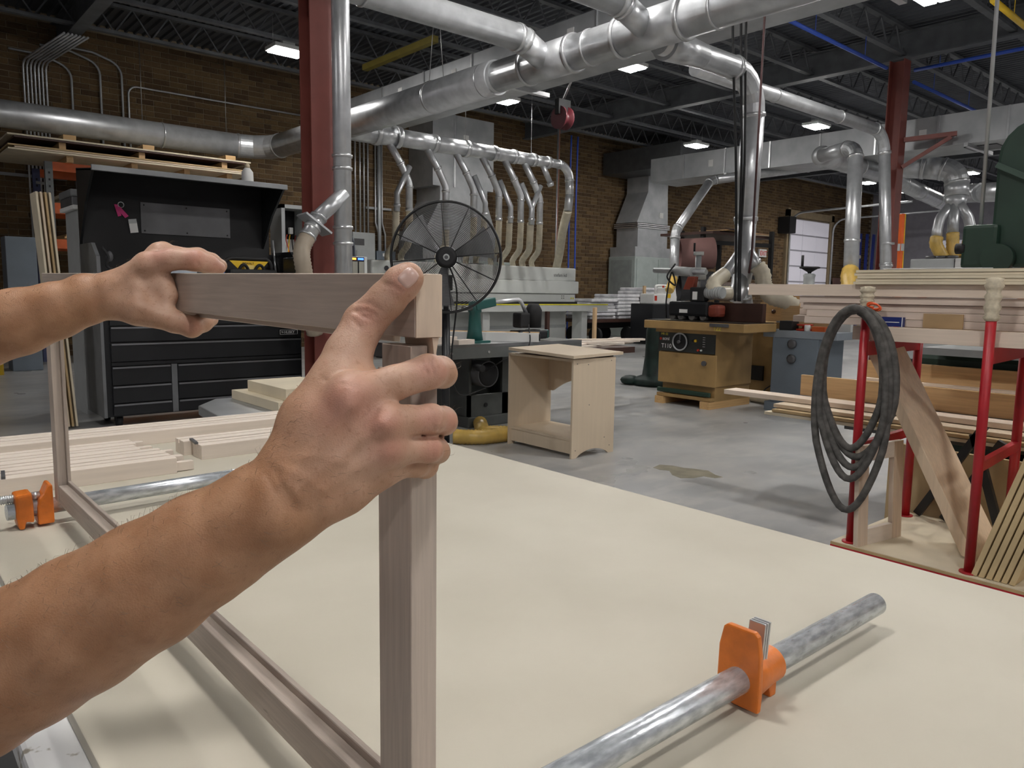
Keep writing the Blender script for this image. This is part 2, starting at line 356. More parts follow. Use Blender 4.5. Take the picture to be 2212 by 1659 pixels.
for gx in (2.98,13.67,24.36):
    g=MB(); g.box(gx-.1,gx+.1,Y0,Y1,5.2,5.22); g.box(gx-.1,gx+.1,Y0,Y1,5.62,5.64); g.box(gx-.01,gx+.01,Y0,Y1,5.22,5.62); g.build('girder',joistm,ce)
# ---- steel columns
def column(x,y,label,w=.2,d=.2):
    t=thing('steel_column',label,'column',(x,y,0),'red steel columns')
    MB().box(x-w/2,x+w/2,y-d/2,y-d/2+.016,0.02,5.2).build('flange',redsteel,t); MB().box(x-w/2,x+w/2,y+d/2-.016,y+d/2,0.02,5.2).build('flange',redsteel,t)
    MB().box(x-.006,x+.006,y-d/2+.016,y+d/2-.016,0.02,5.2).build('web',redsteel,t); MB().box(x-.2,x+.2,y-.2,y+.2,0,.02).build('base_plate',redsteel,t); return t
C1=column(3.02,6.0,'red steel column beside the vertical duct and black tool chest',.19,.2)
C2=column(13.67,5.9,'red steel column with a bracket, standing by the orange level',.25,.25)
mb=MB(); p=V(13.67,5.775,3.75); q=pd(2005,318,12.9); 
a=px_(1948,292,13.7); b=V(13.67+.9,5.2,a[2]+.1)
mb.bar(V(13.72,5.77,3.9),V(14.02,5.05,3.95),.08,.07); mb.bar(V(13.72,5.77,3.45),V(13.98,5.12,3.9),.06,.06); mb.bar(V(13.75,5.9,3.9),V(14.10,5.25,3.95),.06,.06)
mb.build('bracket',redsteel,C2)
# ---- overhead doors
doorp=M('door_panel_white_glow',(.62,.60,.66),rough=.5,var=0,emit=.22); doorj=M('door_rail',(.40,.39,.43),rough=.5,var=.03)  # panels glow faintly by emission, standing in for daylight coming through them
dz=4.17; dx0,dx1=27.05,30.15
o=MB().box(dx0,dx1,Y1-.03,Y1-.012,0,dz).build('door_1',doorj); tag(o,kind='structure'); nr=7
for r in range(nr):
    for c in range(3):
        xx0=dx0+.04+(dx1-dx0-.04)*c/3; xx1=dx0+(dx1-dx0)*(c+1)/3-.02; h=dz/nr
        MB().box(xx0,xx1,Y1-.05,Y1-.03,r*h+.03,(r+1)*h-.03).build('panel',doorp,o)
tr=MB().box(dx0-.25,dx0-.05,Y1-.12,Y1-.012,0,dz+.35).box(dx1+.05,dx1+.25,Y1-.12,Y1-.012,0,dz+.35).box(dx0-.25,dx1+.25,Y1-.12,Y1-.012,dz+.05,dz+.3).build('frame',M('door_frame_wood',(.30,.23,.14),rough=.7),o)
t=thing('door_track','curved steel overhead door track running out from the brick wall','door track',(dx1+.2,Y1-.2,0))
for i,(xx,dy) in enumerate(((dx0-.1,0),(dx1+.12,0))):
    MB().tube(fillet([(xx,Y1-.16,0.0),(xx,Y1-.16,dz+.15+i*.0),(xx,Y1-4.5,dz+.25)],.5,6),.04,6).build('rail',galv,t)
mb=MB().box(dx0-.75,dx0-.3,Y1-.5,Y1-.012,3.55,4.15); tag(mb.build('door_opener',blackm,bevel=.02),'black door opener box on the brick wall by the white door','box')
for i,(y0,y1) in enumerate(((5.2,8.9),(9.6,12.6))):
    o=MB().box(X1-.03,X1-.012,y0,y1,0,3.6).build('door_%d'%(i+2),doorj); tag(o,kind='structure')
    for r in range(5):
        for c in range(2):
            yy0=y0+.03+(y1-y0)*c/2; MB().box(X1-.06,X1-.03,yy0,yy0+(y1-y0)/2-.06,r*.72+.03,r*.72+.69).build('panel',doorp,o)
# ---- lamps
lens=M('lamp_lens',(1,.97,.94),emit=LAMP,var=0); 
lt=thing('ceiling_light','lamp','lamp',(0,0,4.8),'ceiling lamps of the hall')
MB().box(-.27,.27,-.19,.19,4.82,4.88).box(-.1,.1,-.08,.08,4.88,4.95).build('housing',whitep,lt,bevel=.01)
MB().box(-.24,.24,-.16,-.02,4.80,4.822).build('lens',lens,lt); MB().box(-.24,.24,.02,.16,4.80,4.822).build('lens',lens,lt)
MB().cyl((-.22,0,4.88),(-.22,0,5.29),.004,n=5).build('hanger',steel,lt); MB().cyl((.22,0,4.88),(.22,0,5.29),.004,n=5).build('hanger',steel,lt)
LP=[(5.29,11.44,'bright ceiling lamp at the left edge of the red column'),(9.6,8.37,'bright ceiling lamp hanging below the round duct elbow, largest in view'),(9.58,11.42,'ceiling lamp glinting just under the grey rectangular duct'),
 (15.76,11.5,'bright ceiling lamp above the grey air duct, left of the tall pipe'),(15.76,8.45,'bright ceiling lamp between the tall pipe and the far red column'),(24.55,11.35,'distant ceiling lamp just right of the twin pipes'),
 (24.6,8.43,'distant ceiling lamp beside the triple duct bend'),(27.4,11.35,'smallest distant ceiling lamp beside the far red column'),(9.99,4.02,'ceiling lamp cut by the top edge of the photo')]
hid='ceiling lamp of the same kind, over the bench outside the photo'
LP+=[(.1,-1.2,hid),(.2,1.8,hid),(5.3,1.6,hid),(5.3,5.2,hid),(5.3,-2.4,hid),(1.0,-5,hid),(10,-.4,hid),(10,-5,hid),(16.5,1.5,hid),(16.5,-3,hid),(24.5,2,hid),(24.5,-3,hid),(-4.2,6.0,hid),(-4.2,-4.5,hid)]
for i,(x,y,lb) in enumerate(LP):
    if i==0: lt.location=(x,y,4.8); lt['label']=lb
    else: place_copy(lt,(x,y,4.8),lb)
# ================================================================== dust collection and air ducts
def ring(mb,c,ax,r,w=.035,t=.012,n=20):
    ax=nrm(ax); c=np.asarray(c,float); mb.lathe(c-ax*w/2,ax,[(0,r),(0.004,r+t),(w-.004,r+t),(w,r)],n); return mb
def duct(parent,pts,r,rad,step=0,mat=galv,n=20,gores=4,ends=True):
    "straight pipe lengths, gored elbows and rolled collars as parts of one duct run"
    P=[np.asarray(p,float) for p in pts]; cur=P[0]
    def straight(a,b):
        L=np.linalg.norm(b-a)
        if L<.02: return
        MB().cyl(a,b,r,n=n).build('pipe',mat,parent)
        if step:
            m=int(L/step)
            for i in range(1,m+1):
                q=a+(b-a)*(i*step/L)
                if np.linalg.norm(q-b)>.1: ring(MB(),q,b-a,r,.03,.010,n).build('collar',galv_lt,parent)
    for i in range(1,len(P)):
        if i<len(P)-1:
            f=fillet([cur,P[i],P[i+1]],rad[i-1] if hasattr(rad,'__len__') else rad,gores)
            arc=f[1:-1]; straight(cur,arc[0]); MB().tube(arc,r*1.01,n,sm=False).build('elbow',mat,parent)
            for e,d in ((arc[0],arc[1]-arc[0]),(arc[-1],arc[-1]-arc[-2])): ring(MB(),e,d,r,.05,.012,n).build('collar',galv_lt,parent)
            cur=arc[-1]
        else: straight(cur,P[i])
ZM=3.8; XM=6.06
t=thing('dust_duct','large round galvanised main duct crossing from the brick wall to top centre','duct',(-3,14.0,ZM),'round dust ducts')
duct(t,[(-3,14.02,ZM),(XM,14.02,ZM),(XM,7.35,ZM)],.205,.55,2.4,n=28,gores=3)
duct(t,[(XM,7.35,ZM),(XM,-3,ZM)],.18,.5,1.55,n=28)
MB().cyl((XM,7.55,ZM),(XM,7.3,ZM),.206,.18,n=28).build('reducer',galv,t)
MB().cyl((XM,6.75,ZM),(XM,6.05,ZM),.195,n=28).build('tee',galv,t); MB().cyl((XM,5.35,ZM),(XM,4.6,ZM),.19,n=28).build('tee',galv,t)
for y in (6.78,6.05,5.38,4.6): ring(MB(),(XM,y,ZM),(0,1,0),.192,.05,.014,28).build('collar',galv_lt,t)
# white-washed patch where the duct pierces the wall
for yy in (12.2,8.6):
    for sx in (-.12,.12): MB().cyl((XM+sx,yy,ZM+.15),(XM,yy,5.28),.006,n=5).build('hanger',steel,t)
MB().cyl((3.9,14.02,ZM+.2),(3.9,14.02,5.28),.006,n=5).build('hanger',steel,t); MB().cyl((5.3,14.02,ZM+.2),(5.3,14.02,5.28),.006,n=5).build('hanger',steel,t)
t=thing('dust_duct','round duct branching from the main duct toward the top left','duct',(XM,6.42,3.9),'round dust ducts')
duct(t,[(-2,6.42,3.94),(5.62,6.42,3.94),(5.95,6.42,3.80)],.135,.25,1.9,n=22)
t=thing('dust_duct','short round duct dropping onto the main duct at the top edge','duct',(XM,5.0,3.9),'round dust ducts')
duct(t,[(0,5.0,3.92),(5.60,5.0,3.92),(5.95,5.0,3.80)],.12,.25,1.9,n=22)
t=thing('dust_duct','thick round pipe dropping from its elbow to a four-way split behind the shaper','duct',(7.9,5.02,1.3),'round dust ducts')
duct(t,[(XM+.15,5.02,3.72),(7.95,5.02,3.72),(7.88,5.02,2.06)],.125,.42,.0,n=24,gores=5)
MB().cyl((6.9,5.02,3.72),(6.3,5.02,3.72),.126,.165,n=24).build('reducer',galv,t); ring(MB(),(7.88,5.02,2.12),(0,0,1),.125,.05,.012).build('collar',galv_lt,t)
B=V(7.88,5.02,2.06)
def at_d(x,y,d): return pd(x,y,d)
dd=8.75
MB().tube([B+V(0,0,.05),at_d(1607,575,dd),at_d(1603,620,dd)],[.12,.11,.09],20).build('split_body',galv,t)
MB().tube([at_d(1608,535,dd),at_d(1572,585,dd-.1),at_d(1560,600,dd-.1)],.065,16).build('branch',galv,t)
MB().tube([at_d(1612,535,dd),at_d(1630,565,dd-.1),at_d(1638,582,dd-.1)],.065,16).build('branch',galv,t)
MB().tube([at_d(1600,600,dd),at_d(1592,640,dd-.1),at_d(1588,652,dd-.1)],[.10,.09,.08],16).build('branch',galv,t)
MB().tube([at_d(1604,620,dd),at_d(1612,655,dd),at_d(1620,680,dd)],[.085,.075,.055],16).build('branch',galv,t)
for x,y,r in ((1571,587,.072),(1631,567,.072),(1608,648,.082),(1616,668,.068)): ring(MB(),at_d(x,y,dd-.08),(at_d(1604,620,dd)-at_d(1612,655,dd)) if y>600 else (at_d(1608,535,dd)-at_d(1572,585,dd) if x<1600 else at_d(1612,535,dd)-at_d(1630,565,dd)),r-.006,.03,.01).build('collar',galv_lt,t)
mb=MB(); ribbed(mb,spline([at_d(1566,592,8.6),at_d(1545,608,8.5),at_d(1541,622,8.45),at_d(1552,633,8.45),at_d(1575,634,8.5)],8),.075,.035); tag(mb.build('flex_hose',hosec),'cream ribbed hose curling left from the four-way duct split','hose','ribbed dust hoses')
mb=MB(); ribbed(mb,spline([at_d(1635,574,8.6),at_d(1647,592,8.6),at_d(1650,615,8.6),at_d(1665,640,8.55),at_d(1695,650,8.5),at_d(1718,664,8.5)],8),.085,.04); tag(mb.build('flex_hose',hosec),'cream ribbed hose running down right from the four-way duct split','hose','ribbed dust hoses')
# ---- manifold over the edge bander
YM=11.3; ZB=1.8
t=thing('dust_duct','tapering manifold duct with seven drops above the white edge bander','duct',(XM,YM,3.78),'round dust ducts')
xs=[XM+.1,6.75,7.15,7.9,8.6,9.25,9.75,10.25,10.65]; rs=[.17,.17,.145,.14,.13,.12,.115,.105,.095]
for i in range(len(xs)-1):
    MB().cyl((xs[i],YM,ZM),(xs[i+1],YM,ZM),rs[i],rs[i+1] if i in(1,) else rs[i],n=22).build('pipe',galv,t); ring(MB(),(xs[i+1],YM,ZM),(1,0,0),rs[i],.09,.014,22).build('collar',galv_lt,t)
duct(t,[(10.6,YM,ZM),(11.25,YM,ZM),(11.28,YM,3.2)],.085,.3,0,n=18,gores=6); MB().cyl((11.28,YM,3.25),(11.24,YM,2.9),.085,n=18).build('pipe',galv,t)
for xx in (8.6,10.2): MB().cyl((xx,YM,ZM+.1),(xx,YM,5.28),.005,n=5).build('hanger',steel,t)
def drop(x0,split,zs,dx,hose_end,label):
    d=thing('dust_drop','galvanised drop pipe '+label,'duct',(x0+.3,YM,2.6),'drop pipes under the manifold')
    r=.062; xb=x0+.42
    P=fillet([(x0,YM,ZM-.05),(x0+.26,YM-.02,ZM-.42),(xb,YM-.04,ZM-.72),(xb,YM-.04,zs)],.2,4)
    MB().tube(P,r,14).build('pipe',galv,d)
    for q in ((x0+.26,YM-.02,ZM-.42),(xb,YM-.04,ZM-.80)): ring(MB(),q,(0,0,1) if q[0]==xb else (.5,0,-.8),r,.04,.012,14).build('collar',galv_lt,d)
    ends=[(xb,zs)]
    ring(MB(),(xb,YM-.04,zs),(0,0,1),r*.9,.05,.012,14).build('collar',galv_lt,d)
    if split:
        xs_=xb+dx; MB().tube([(xb,YM-.05,zs+.72),(xs_,YM-.08,zs+.25),(xs_,YM-.08,zs-.05)],.05,12).build('branch',galv,d); ring(MB(),(xs_,YM-.08,zs+.05),(0,0,1),.05,.05,.012,14).build('collar',galv_lt,d); ends.append((xs_,zs-.05))
    for k,(xx,zz) in enumerate(ends):
        he=hose_end[k]; mb=MB(); ribbed(mb,spline([(xx,YM-.05,zz+.03),(xx*1.028,YM+.28,zz-.30),(xx*1.085,YM+.95,2.12),(xx*1.115-.10,12.68,1.93),(xx*1.124-.14,12.72,ZB-.01)],8),.058,.05,.1,12)
        mb.build('hose',hosec,d)
drop(6.95,True,2.62,-.27,(6.9,6.6),'first from the left, split in two')
drop(7.72,False,2.35,0,(8.1,),'second from the left, unsplit and thickest')
drop(8.35,True,2.62,.24,(8.3,8.5),'third from the left, split to the right')
drop(8.95,True,2.60,.26,(8.9,9.2),'fourth from the left, split over the fan rim')
drop(9.5,True,2.60,.26,(9.5,9.75),'fifth from the left, split to the right')
drop(10.0,True,2.60,-.26,(10.4,10.05),'sixth from the left, split to the left')
mb=MB().tube([(10.5,YM,ZM-.05),(10.72,YM,ZM-.38)],.055,14); mb.cyl((10.72,YM,ZM-.38),(10.75,YM,ZM-.45),.075,.06,n=14); tag(mb.build('dust_stub',galv),'short capped stub pipe at the right end of the manifold','duct','drop pipes under the manifold')
mb=MB(); ribbed(mb,spline([(11.24,YM,2.92),(11.5,YM+.4,2.55),(12.0,YM+1.0,2.1),(12.3,12.7,1.79)],10),.085,.05,.1,14); tag(mb.build('flex_hose',hosec),'long cream ribbed hose hanging from the end of the manifold','hose','ribbed dust hoses')
# ---- vertical pipe beside the near column, with its blast gate branch
t=thing('dust_duct','slim vertical galvanised pipe in front of the red column','duct',(3.10,5.72,.9),'round dust ducts')
VP=V(3.10,5.72,0)
duct(t,[VP+V(0,0,5.25),VP+V(0,0,.75)],.073,.2,0,n=22)
for z in (2.32,2.22,1.75,1.62): ring(MB(),VP+V(0,0,z),(0,0,1),.073,.03,.010,22).build('collar',galv_lt,t)
bA=VP+V(0,-.02,2.02); bB=py_(688,470,5.66); bC=py_(664,512,5.64)
MB().cyl(bA,bB,.060,n=18).build('branch',galv,t); MB().cyl(bB,bC,.062,n=18).build('branch',galv_lt,t)
ax=nrm(bC-bB); u=nrm(np.cross(ax,(0,1,0)));
MB().obox(bB+(bC-bB)*.35,u*.13,nrm(np.cross(ax,u))*.075,ax*.008).build('blast_gate',galv_dull,t)
for k in (.0,.55,.95): ring(MB(),bB+(bC-bB)*k,ax,.062,.02,.008,18).build('collar',galv_lt,t)
mb=MB(); ribbed(mb,spline([bC,py_(652,540,5.62),py_(655,575,5.6),py_(668,640,5.62),py_(680,720,5.7)],8),.062,.03,.1,14); tag(mb.build('flex_hose',M('beige_flex_hose',(.36,.30,.23),rough=.5,var=.1)),'beige ribbed hose below the blast gate by the red column','hose','ribbed dust hoses')
# ---- ducts on the right
t=thing('dust_duct','slim round duct running right then dropping beside the far red column','duct',(12.6,5.45,1.2),'round dust ducts')
duct(t,[(7.6,5.61,3.85),(12.6,5.61,3.85),(12.62,5.40,1.2)],.088,.33,1.75,n=18,gores=6)
for z in (2.1,1.75): ring(MB(),(12.62,5.44,z),(0,0,1),.088,.04,.014,18).build('collar',galv_lt,t)
t=thing('dust_duct','vertical pipe with a bent top joining the far duct, left of the far column','duct',(12.0,5.7,1.0),'round dust ducts')
A_=pd(1849,318,12.3); duct(t,[pd(1775,336,13.0),A_+V(0,0,.02),pd(1838,585,12.1)],.115,.22,0,n=18,gores=4)
for y in (520,555): ring(MB(),pd(1841,y,12.15),(0,0,1),.112,.05,.014,18).build('collar',galv_lt,t)
mb=MB(); ribbed(mb,[pd(1838,583,12.1),pd(1834,600,12.0),pd(1838,625,11.9)],.12,.06); tag(mb.build('flex_hose',hosey),'amber ribbed hose at the foot of the bent vertical pipe','hose','ribbed dust hoses')
t=thing('dust_duct','far trunk duct running behind the far red column','duct',pd(1900,390,15)-V(0,0,.3),'round dust ducts')
duct(t,[pd(1775,338,13.4),pd(1900,372,15),pd(2040,440,19)],.17,.5,1.5,n=20)
MB().tube([pd(1690,362,16),pd(1800,353,15.2),pd(1850,362,15)],.10,16).build('pipe',galv,t)
MB().ball(pd(1776,337,13.2),.175,18).build('elbow',galv,t)
t=thing('dust_duct','thin duct rising, slanting and running right under the far rectangular duct','duct',(11.48,8.76,1.3),'round dust ducts')
duct(t,[pd(1455,602,14),pd(1459,500,14),pd(1535,390,15.3),pd(1790,357,16)],.085,.25,2.2,n=16,gores=4)
mb=MB(); ribbed(mb,[pd(1455,600,14),pd(1452,612,13.9),pd(1446,628,13.8)],.075,.05); tag(mb.build('flex_hose',hosey),'short amber hose at the foot of the thin slanting duct','hose','ribbed dust hoses')
# triple drop onto the sander
t=thing('dust_duct','thick duct bending down into three hoses on the white sander','duct',(15.4,5.5,2.0),'round dust ducts')
d3=14.2
duct(t,[pd(1925,360,14.8),pd(1995,362,14.5),pd(2068,368,d3),pd(2066,425,d3)],.205,.45,0,n=22,gores=5)
MB().tube([pd(2066,422,d3),pd(2064,450,d3)],[.19,.16],22).build('split_body',galv,t)
for k,(path,r) in enumerate((([ (2058,440),(2030,472),(2024,500),(2024,515)],.09),([(2062,440),(2059,480),(2058,505)],.095),([(2072,440),(2092,470),(2097,495),(2095,515)],.09))):
    MB().tube(fillet([pd(x,y,d3-.05*k) for x,y in path],.25,4),r,16).build('branch',galv,t)
    e=path[-1]; ring(MB(),pd(*e,d3-.05*k),(0,0,1),r,.06,.014,16).build('collar',galv_lt,t)
for (path,lb) in (([(2024,512),(2022,528),(2034,552),(2036,556)],'left of the three amber hoses on the white sander'),([(2058,503),(2058,530),(2058,556)],'middle of the three amber hoses on the white sander'),([(2095,512),(2090,530),(2080,552),(2079,556)],'right of the three amber hoses on the white sander')):
    mb=MB(); ribbed(mb,spline([pd(x,y,14.1) for x,y in path],6),.105,.06,.08); tag(mb.build('flex_hose',hosey),lb,'hose','ribbed dust hoses')
mb=MB().cyl(pd(2085,418,17),pd(2200,412,15),.2,n=20); ring(mb,pd(2120,416,16.2),pd(2200,412,15)-pd(2085,418,17),.2); tag(mb.build('dust_duct',galv),'horizontal round duct passing behind the green bandsaw','duct','round dust ducts')
# ---- rectangular air ducts
def seams(t,y0,y1,x,z0,z1,step=1.25):
    y=y0+.3
    while y<y1: MB().box(x-.02,x+.0,y,y+.03,z0,z1).build('seam',galv_lt,t); y+=step
t=thing('air_duct','big grey rectangular air duct above the round main duct','duct',(7.7,2,4.3),'rectangular air ducts')
MB().box(7.2,8.2,-6,13.9,4.3,4.72).build('duct_body',galv_dull,t); seams(t,-1,13.5,7.2,4.3,4.72)
for y in (1.2,3.6,6.2,8.9): MB().box(7.0,8.4,y,y+.08,4.24,4.3).build('trapeze',galv_lt,t)
for y in (3.3,7.2,9.7,11.2): MB().box(7.19,7.2,y,y+.12,4.45,4.6).build('label_card',paper,t)
MB().box(7.55,7.95,3.2,3.7,4.285,4.3).build('grille',dkgrey,t)
t=thing('air_duct','tall grey plenum duct standing against the brick wall behind the fan','duct',(10.9,14.85,0),'rectangular air ducts')
MB().box(10.05,11.80,14.4,15.37,3.6,5.2).build('duct_body',galv_dull,t)
MB().prism([(10.05,3.6),(11.8,3.6),(11.8,3.0),(11.5,2.6),(10.0,2.6),(9.7,3.0)][:0] or [(10.25,3.6),(11.62,3.6),(11.62,3.3),(11.9,2.6),(9.85,2.6),(10.25,3.3)],(0,14.4,0),(1,0,0),(0,0,1),(0,.95,0)).build('transition',galv_dull,t)
MB().box(9.75,11.9,14.35,15.35,1.95,2.6).build('duct_body',galv_dull,t); MB().box(9.72,12.3,14.2,15.35,0,1.95).build('cabinet',acgrey,t,bevel=.02)
MB().box(10.9,11.05,14.39,14.4,4.55,4.8).build('label_card',paper,t); MB().box(10.62,10.66,14.37,14.4,3.6,5.2).build('seam',galv_lt,t)
t=thing('air_handler','pale grey air handler with stacked duct sections against the brick wall','air handler',(17.6,14.8,0))
MB().box(16.95,18.95,14.3,15.3,0,2.30).build('cabinet',acgrey,t,bevel=.02)
for x0,x1 in ((17.02,17.95),(17.99,18.9)): MB().box(x0,x1,14.28,14.3,1.0,2.24).build('door',acgrey,t); 
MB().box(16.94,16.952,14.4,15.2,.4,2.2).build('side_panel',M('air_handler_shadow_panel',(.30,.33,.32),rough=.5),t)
MB().box(17.0,18.75,14.35,15.3,2.30,2.58).build('duct_body',galv_dull,t); MB().box(17.15,18.5,14.4,15.2,2.58,3.12).build('duct_body',galv_dull,t)
for k in range(3): MB().box(17.08,18.55,14.36,15.25,3.12+k*.05,3.15+k*.05).build('flange',galv_lt,t)
MB().prism([(17.1,3.27),(18.5,3.27),(18.45,4.15),(17.55,4.15)],(0,14.4,0),(1,0,0),(0,0,1),(0,.8,0)).build('transition',galv_dull,t)
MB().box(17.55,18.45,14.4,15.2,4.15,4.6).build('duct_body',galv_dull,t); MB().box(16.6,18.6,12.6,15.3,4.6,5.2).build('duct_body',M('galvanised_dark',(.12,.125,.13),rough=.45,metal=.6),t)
MB().box(18.1,18.25,14.38,14.4,3.45,3.6).build('label_card',paper,t)
t=thing('air_duct','far rectangular air duct crossing the hall behind the tall pipes','duct',(14.8,8,3.8),'rectangular air ducts')
MB().box(14.2,15.2,-2,11.6,3.8,4.32).build('duct_body',galv_dull,t); seams(t,3,11.4,14.2,3.8,4.32,1.05)
for y in (4.9,7.4,9.5): MB().box(14.1,15.3,y,y+.06,3.74,3.8).build('trapeze',galv_lt,t)
MB().box(14.5,15.0,4.6,5.1,3.785,3.8).build('grille',dkgrey,t)
for y in (2.8,5.6,9.9): MB().box(14.19,14.2,y,y+.12,3.98,4.12).build('label_card',paper,t)
tag(MB().box(7.25,7.36,10.4,12.6,5.16,5.26).build('yellow_beam',M('dull_yellow',(.30,.24,.05),rough=.6)),'short yellow beam under the roof above the main duct','beam')
# ---- blue air lines, conduits, cables
for i,(pts,lb) in enumerate((([pz(1699,41,4.95),pz(1915,147,4.95)],'blue compressed air pipe slanting above the pipes, left of the far column'),([pz(1974,177,4.95),pz(2125,248,4.95)],'blue compressed air pipe slanting down right of the far column'),([pz(1975,152,5.1),pz(2212,104,5.1)],'blue pipe running level to the right edge under the roof'))):
    mb=MB().cyl(pts[0],pts[1],.03,n=10)
    for k in (.25,.75): q=np.array(pts[0])*(1-k)+np.array(pts[1])*k; mb.cyl(q,q+V(0,0,5.26-q[2]),.006,n=5)
    tag(mb.build('air_pipe',bluep),lb,'pipe','blue air pipes')
mb=MB().cyl(pz(2145,0,4.95),pz(2230,70,4.95),.04,n=10); q=pz(2190,38,4.95); mb.cyl(q,q+V(0,0,.35),.006,n=5); tag(mb.build('gas_pipe',yellow),'yellow gas pipe crossing the top right corner','pipe')
for i,(x,lab) in enumerate(((14.29,'left of the two blue hoses hanging on the brick wall'),(14.53,'right of the two blue hoses hanging on the brick wall'))):
    tag(MB().tube(spline([(x,14.3,5.25),(x-.02,14.3,3.4),(x,14.3,1.2),(x,14.3,.02)],6),.022,8).build('air_hose',bluep),lab,'hose','blue hanging hoses')
tag(MB().tube(spline([(13.0,13.4,5.3),(12.98,13.4,3.0),(12.95,13.4,.02)],6),.012,6).build('cable',M('copper_cable',(.25,.09,.06))),'thin reddish cable hanging beside the long cream hose','cable')
tag(MB().cyl((13.15,13.6,.02),(13.15,13.6,5.3),.03,n=8).build('conduit',galv),'single upright conduit behind the end of the manifold','conduit')
t=thing('hose_reel','dark red hose reel hanging under the roof joists','hose reel',(9.41,9.64,3.95)); c=V(9.41,9.64,4.2)
MB().lathe(c-V(.1,0,0),(1,0,0),[(0,.19),(.03,.19),(.035,.11),(.17,.11),(.175,.19),(.2,.19)],20).build('drum',M('reel_red',(.10,.012,.018),rough=.5),t)
MB().box(c[0]-.14,c[0]+.14,c[1]-.05,c[1]+.05,c[2]+.05,c[2]+.3).build('bracket',blackm,t); MB().cyl(c+V(0,0,.28),(c[0],9.12,5.275),.02,n=6).build('hanger',steel,t)
t=thing('conduit_bundle','bundle of parallel steel conduits on the far left of the brick wall','conduit',(2.6,15.3,0),'wall conduits')
for i in range(7): x=2.44+i*.055; MB().tube(fillet([(x,15.33,0.3),(x,15.33,4.95),(x+.35,13.9,5.12)],.15,4),.017,8).build('conduit',galv,t)
MB().box(2.0,3.0,15.345,15.37,3.05,3.1).build('strut',galv_dull,t)
for i,(x,z,lb) in enumerate(((3.15,4.95,'left of the bent conduits above the long duct'),(3.6,5.1,'second bent conduit above the long duct'),(3.95,5.15,'third bent conduit above the long duct'))):
    tag(MB().tube(fillet([(x,15.34,2.9),(x,15.34,z),(x-.45,15.34,z+.14),(x-.9,15.34,z+.15)],.25,5),.02,8).build('conduit',galv_dull),lb,'conduit','wall conduits')
tag(MB().tube(fillet([(4.05,15.34,2.9),(4.05,15.34,4.83),(8.3,15.34,4.83)],.15,5),.018,8).build('conduit',galv),'conduit turning right along the brick wall above the long duct','conduit','wall conduits')
t=thing('conduit_bundle','four upright conduits on the brick wall right of the vertical pipe','conduit',(8.8,15.3,1.9),'wall conduits')
for x in (8.62,8.74,8.84,8.94): MB().cyl((x,15.33,2.5),(x,15.33,5.2),.02,n=8).build('conduit',galv,t)
t=thing('conduit_bundle','pair of bent conduits on the brick wall left of the fan','conduit',(9.25,15.3,1.9),'wall conduits')
for x in (9.13,9.30): MB().tube(fillet([(x,15.33,5.2),(x,15.33,2.75),(x+.08,15.33,2.5),(x+.08,15.33,2.1)],.1,3),.02,8).build('conduit',galv,t)
MB().cyl((9.21,15.30,0.2),(9.21,15.30,5.2),.045,n=10).build('conduit',galv_dull,t); MB().box(8.9,9.55,15.33,15.37,3.05,3.1).build('strut',galv_dull,t)
t=thing('electric_panel','grey electric panel on the brick wall below four conduits','electric panel',(8.72,15.2,1.0))
MB().box(8.42,8.98,15.1,15.37,1.2,2.5).build('box',ltgrey,t,bevel=.01); MB().box(8.5,8.9,15.085,15.1,1.3,2.1).build('door',ltgrey,t); MB().box(8.45,8.7,15.09,15.1,2.22,2.36).build('label_card',dkgrey,t)
t=thing('electric_panel','small grey junction box on the brick wall beside the fan rim','electric panel',(9.25,15.2,1.0)); MB().box(9.05,9.55,15.15,15.37,1.2,2.12).build('box',bluegrey,t,bevel=.01); MB().box(9.2,9.26,15.14,15.15,2.0,2.07).build('label_card',paper,t)
# black power cables dropping to the shaper
for i,(x0,x1,lb) in enumerate(((1583,1590,'left of the black power cables dropping to the shaper'),(1601,1597,'middle black power cable dropping to the shaper'),(1612,1600,'right of the black power cables dropping to the shaper'))):
    a=pd(x0,35 if i else 42,8.3); tag(MB().tube(spline([V(a[0],a[1],5.28),a,pd((x0+x1)/2+3,330,8.3),pd(x1,520,8.3),pd(x1-2,650,8.2)],8),.014,8).build('power_cable',blackm),lb,'cable','power cables of the shaper')
a=pd(1653,14,8.0); tag(MB().tube([V(a[0],a[1],5.28),a,pd(1624,550,8.2),pd(1618,590,8.2)],.012,8).build('power_cable',M('dark_red_cable',(.06,.015,.015))),'thin dark red cable hanging right of the tall pipe','cable')
# ================================================================== machines and stores
# ---- tool chest
t=thing('tool_chest','wide black steel tool chest with its lid standing open','tool chest',(2.54,7.58,0))
cg=M('chest_side_lit_grey',(.15,.155,.16),rough=.5,var=.15)  # paler than the black chest: light on its left side put into the colour
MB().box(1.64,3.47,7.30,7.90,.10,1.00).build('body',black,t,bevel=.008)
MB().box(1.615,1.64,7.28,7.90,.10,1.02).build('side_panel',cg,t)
for x in (1.75,3.35):
    for y in (7.38,7.8): 
        c=MB().cyl((x-.02,y,.05),(x+.02,y,.05),.05,n=14).box(x-.03,x+.03,y-.03,y+.03,.05,.10).build('caster',blackm,t)
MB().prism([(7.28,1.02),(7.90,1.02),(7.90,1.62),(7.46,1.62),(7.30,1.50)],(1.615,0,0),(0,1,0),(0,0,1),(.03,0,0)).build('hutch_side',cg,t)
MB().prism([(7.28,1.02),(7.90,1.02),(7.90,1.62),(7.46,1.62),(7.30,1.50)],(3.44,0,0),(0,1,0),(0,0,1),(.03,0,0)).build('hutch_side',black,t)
MB().box(1.645,3.44,7.87,7.90,1.02,1.6).build('hutch_back',blackm,t)
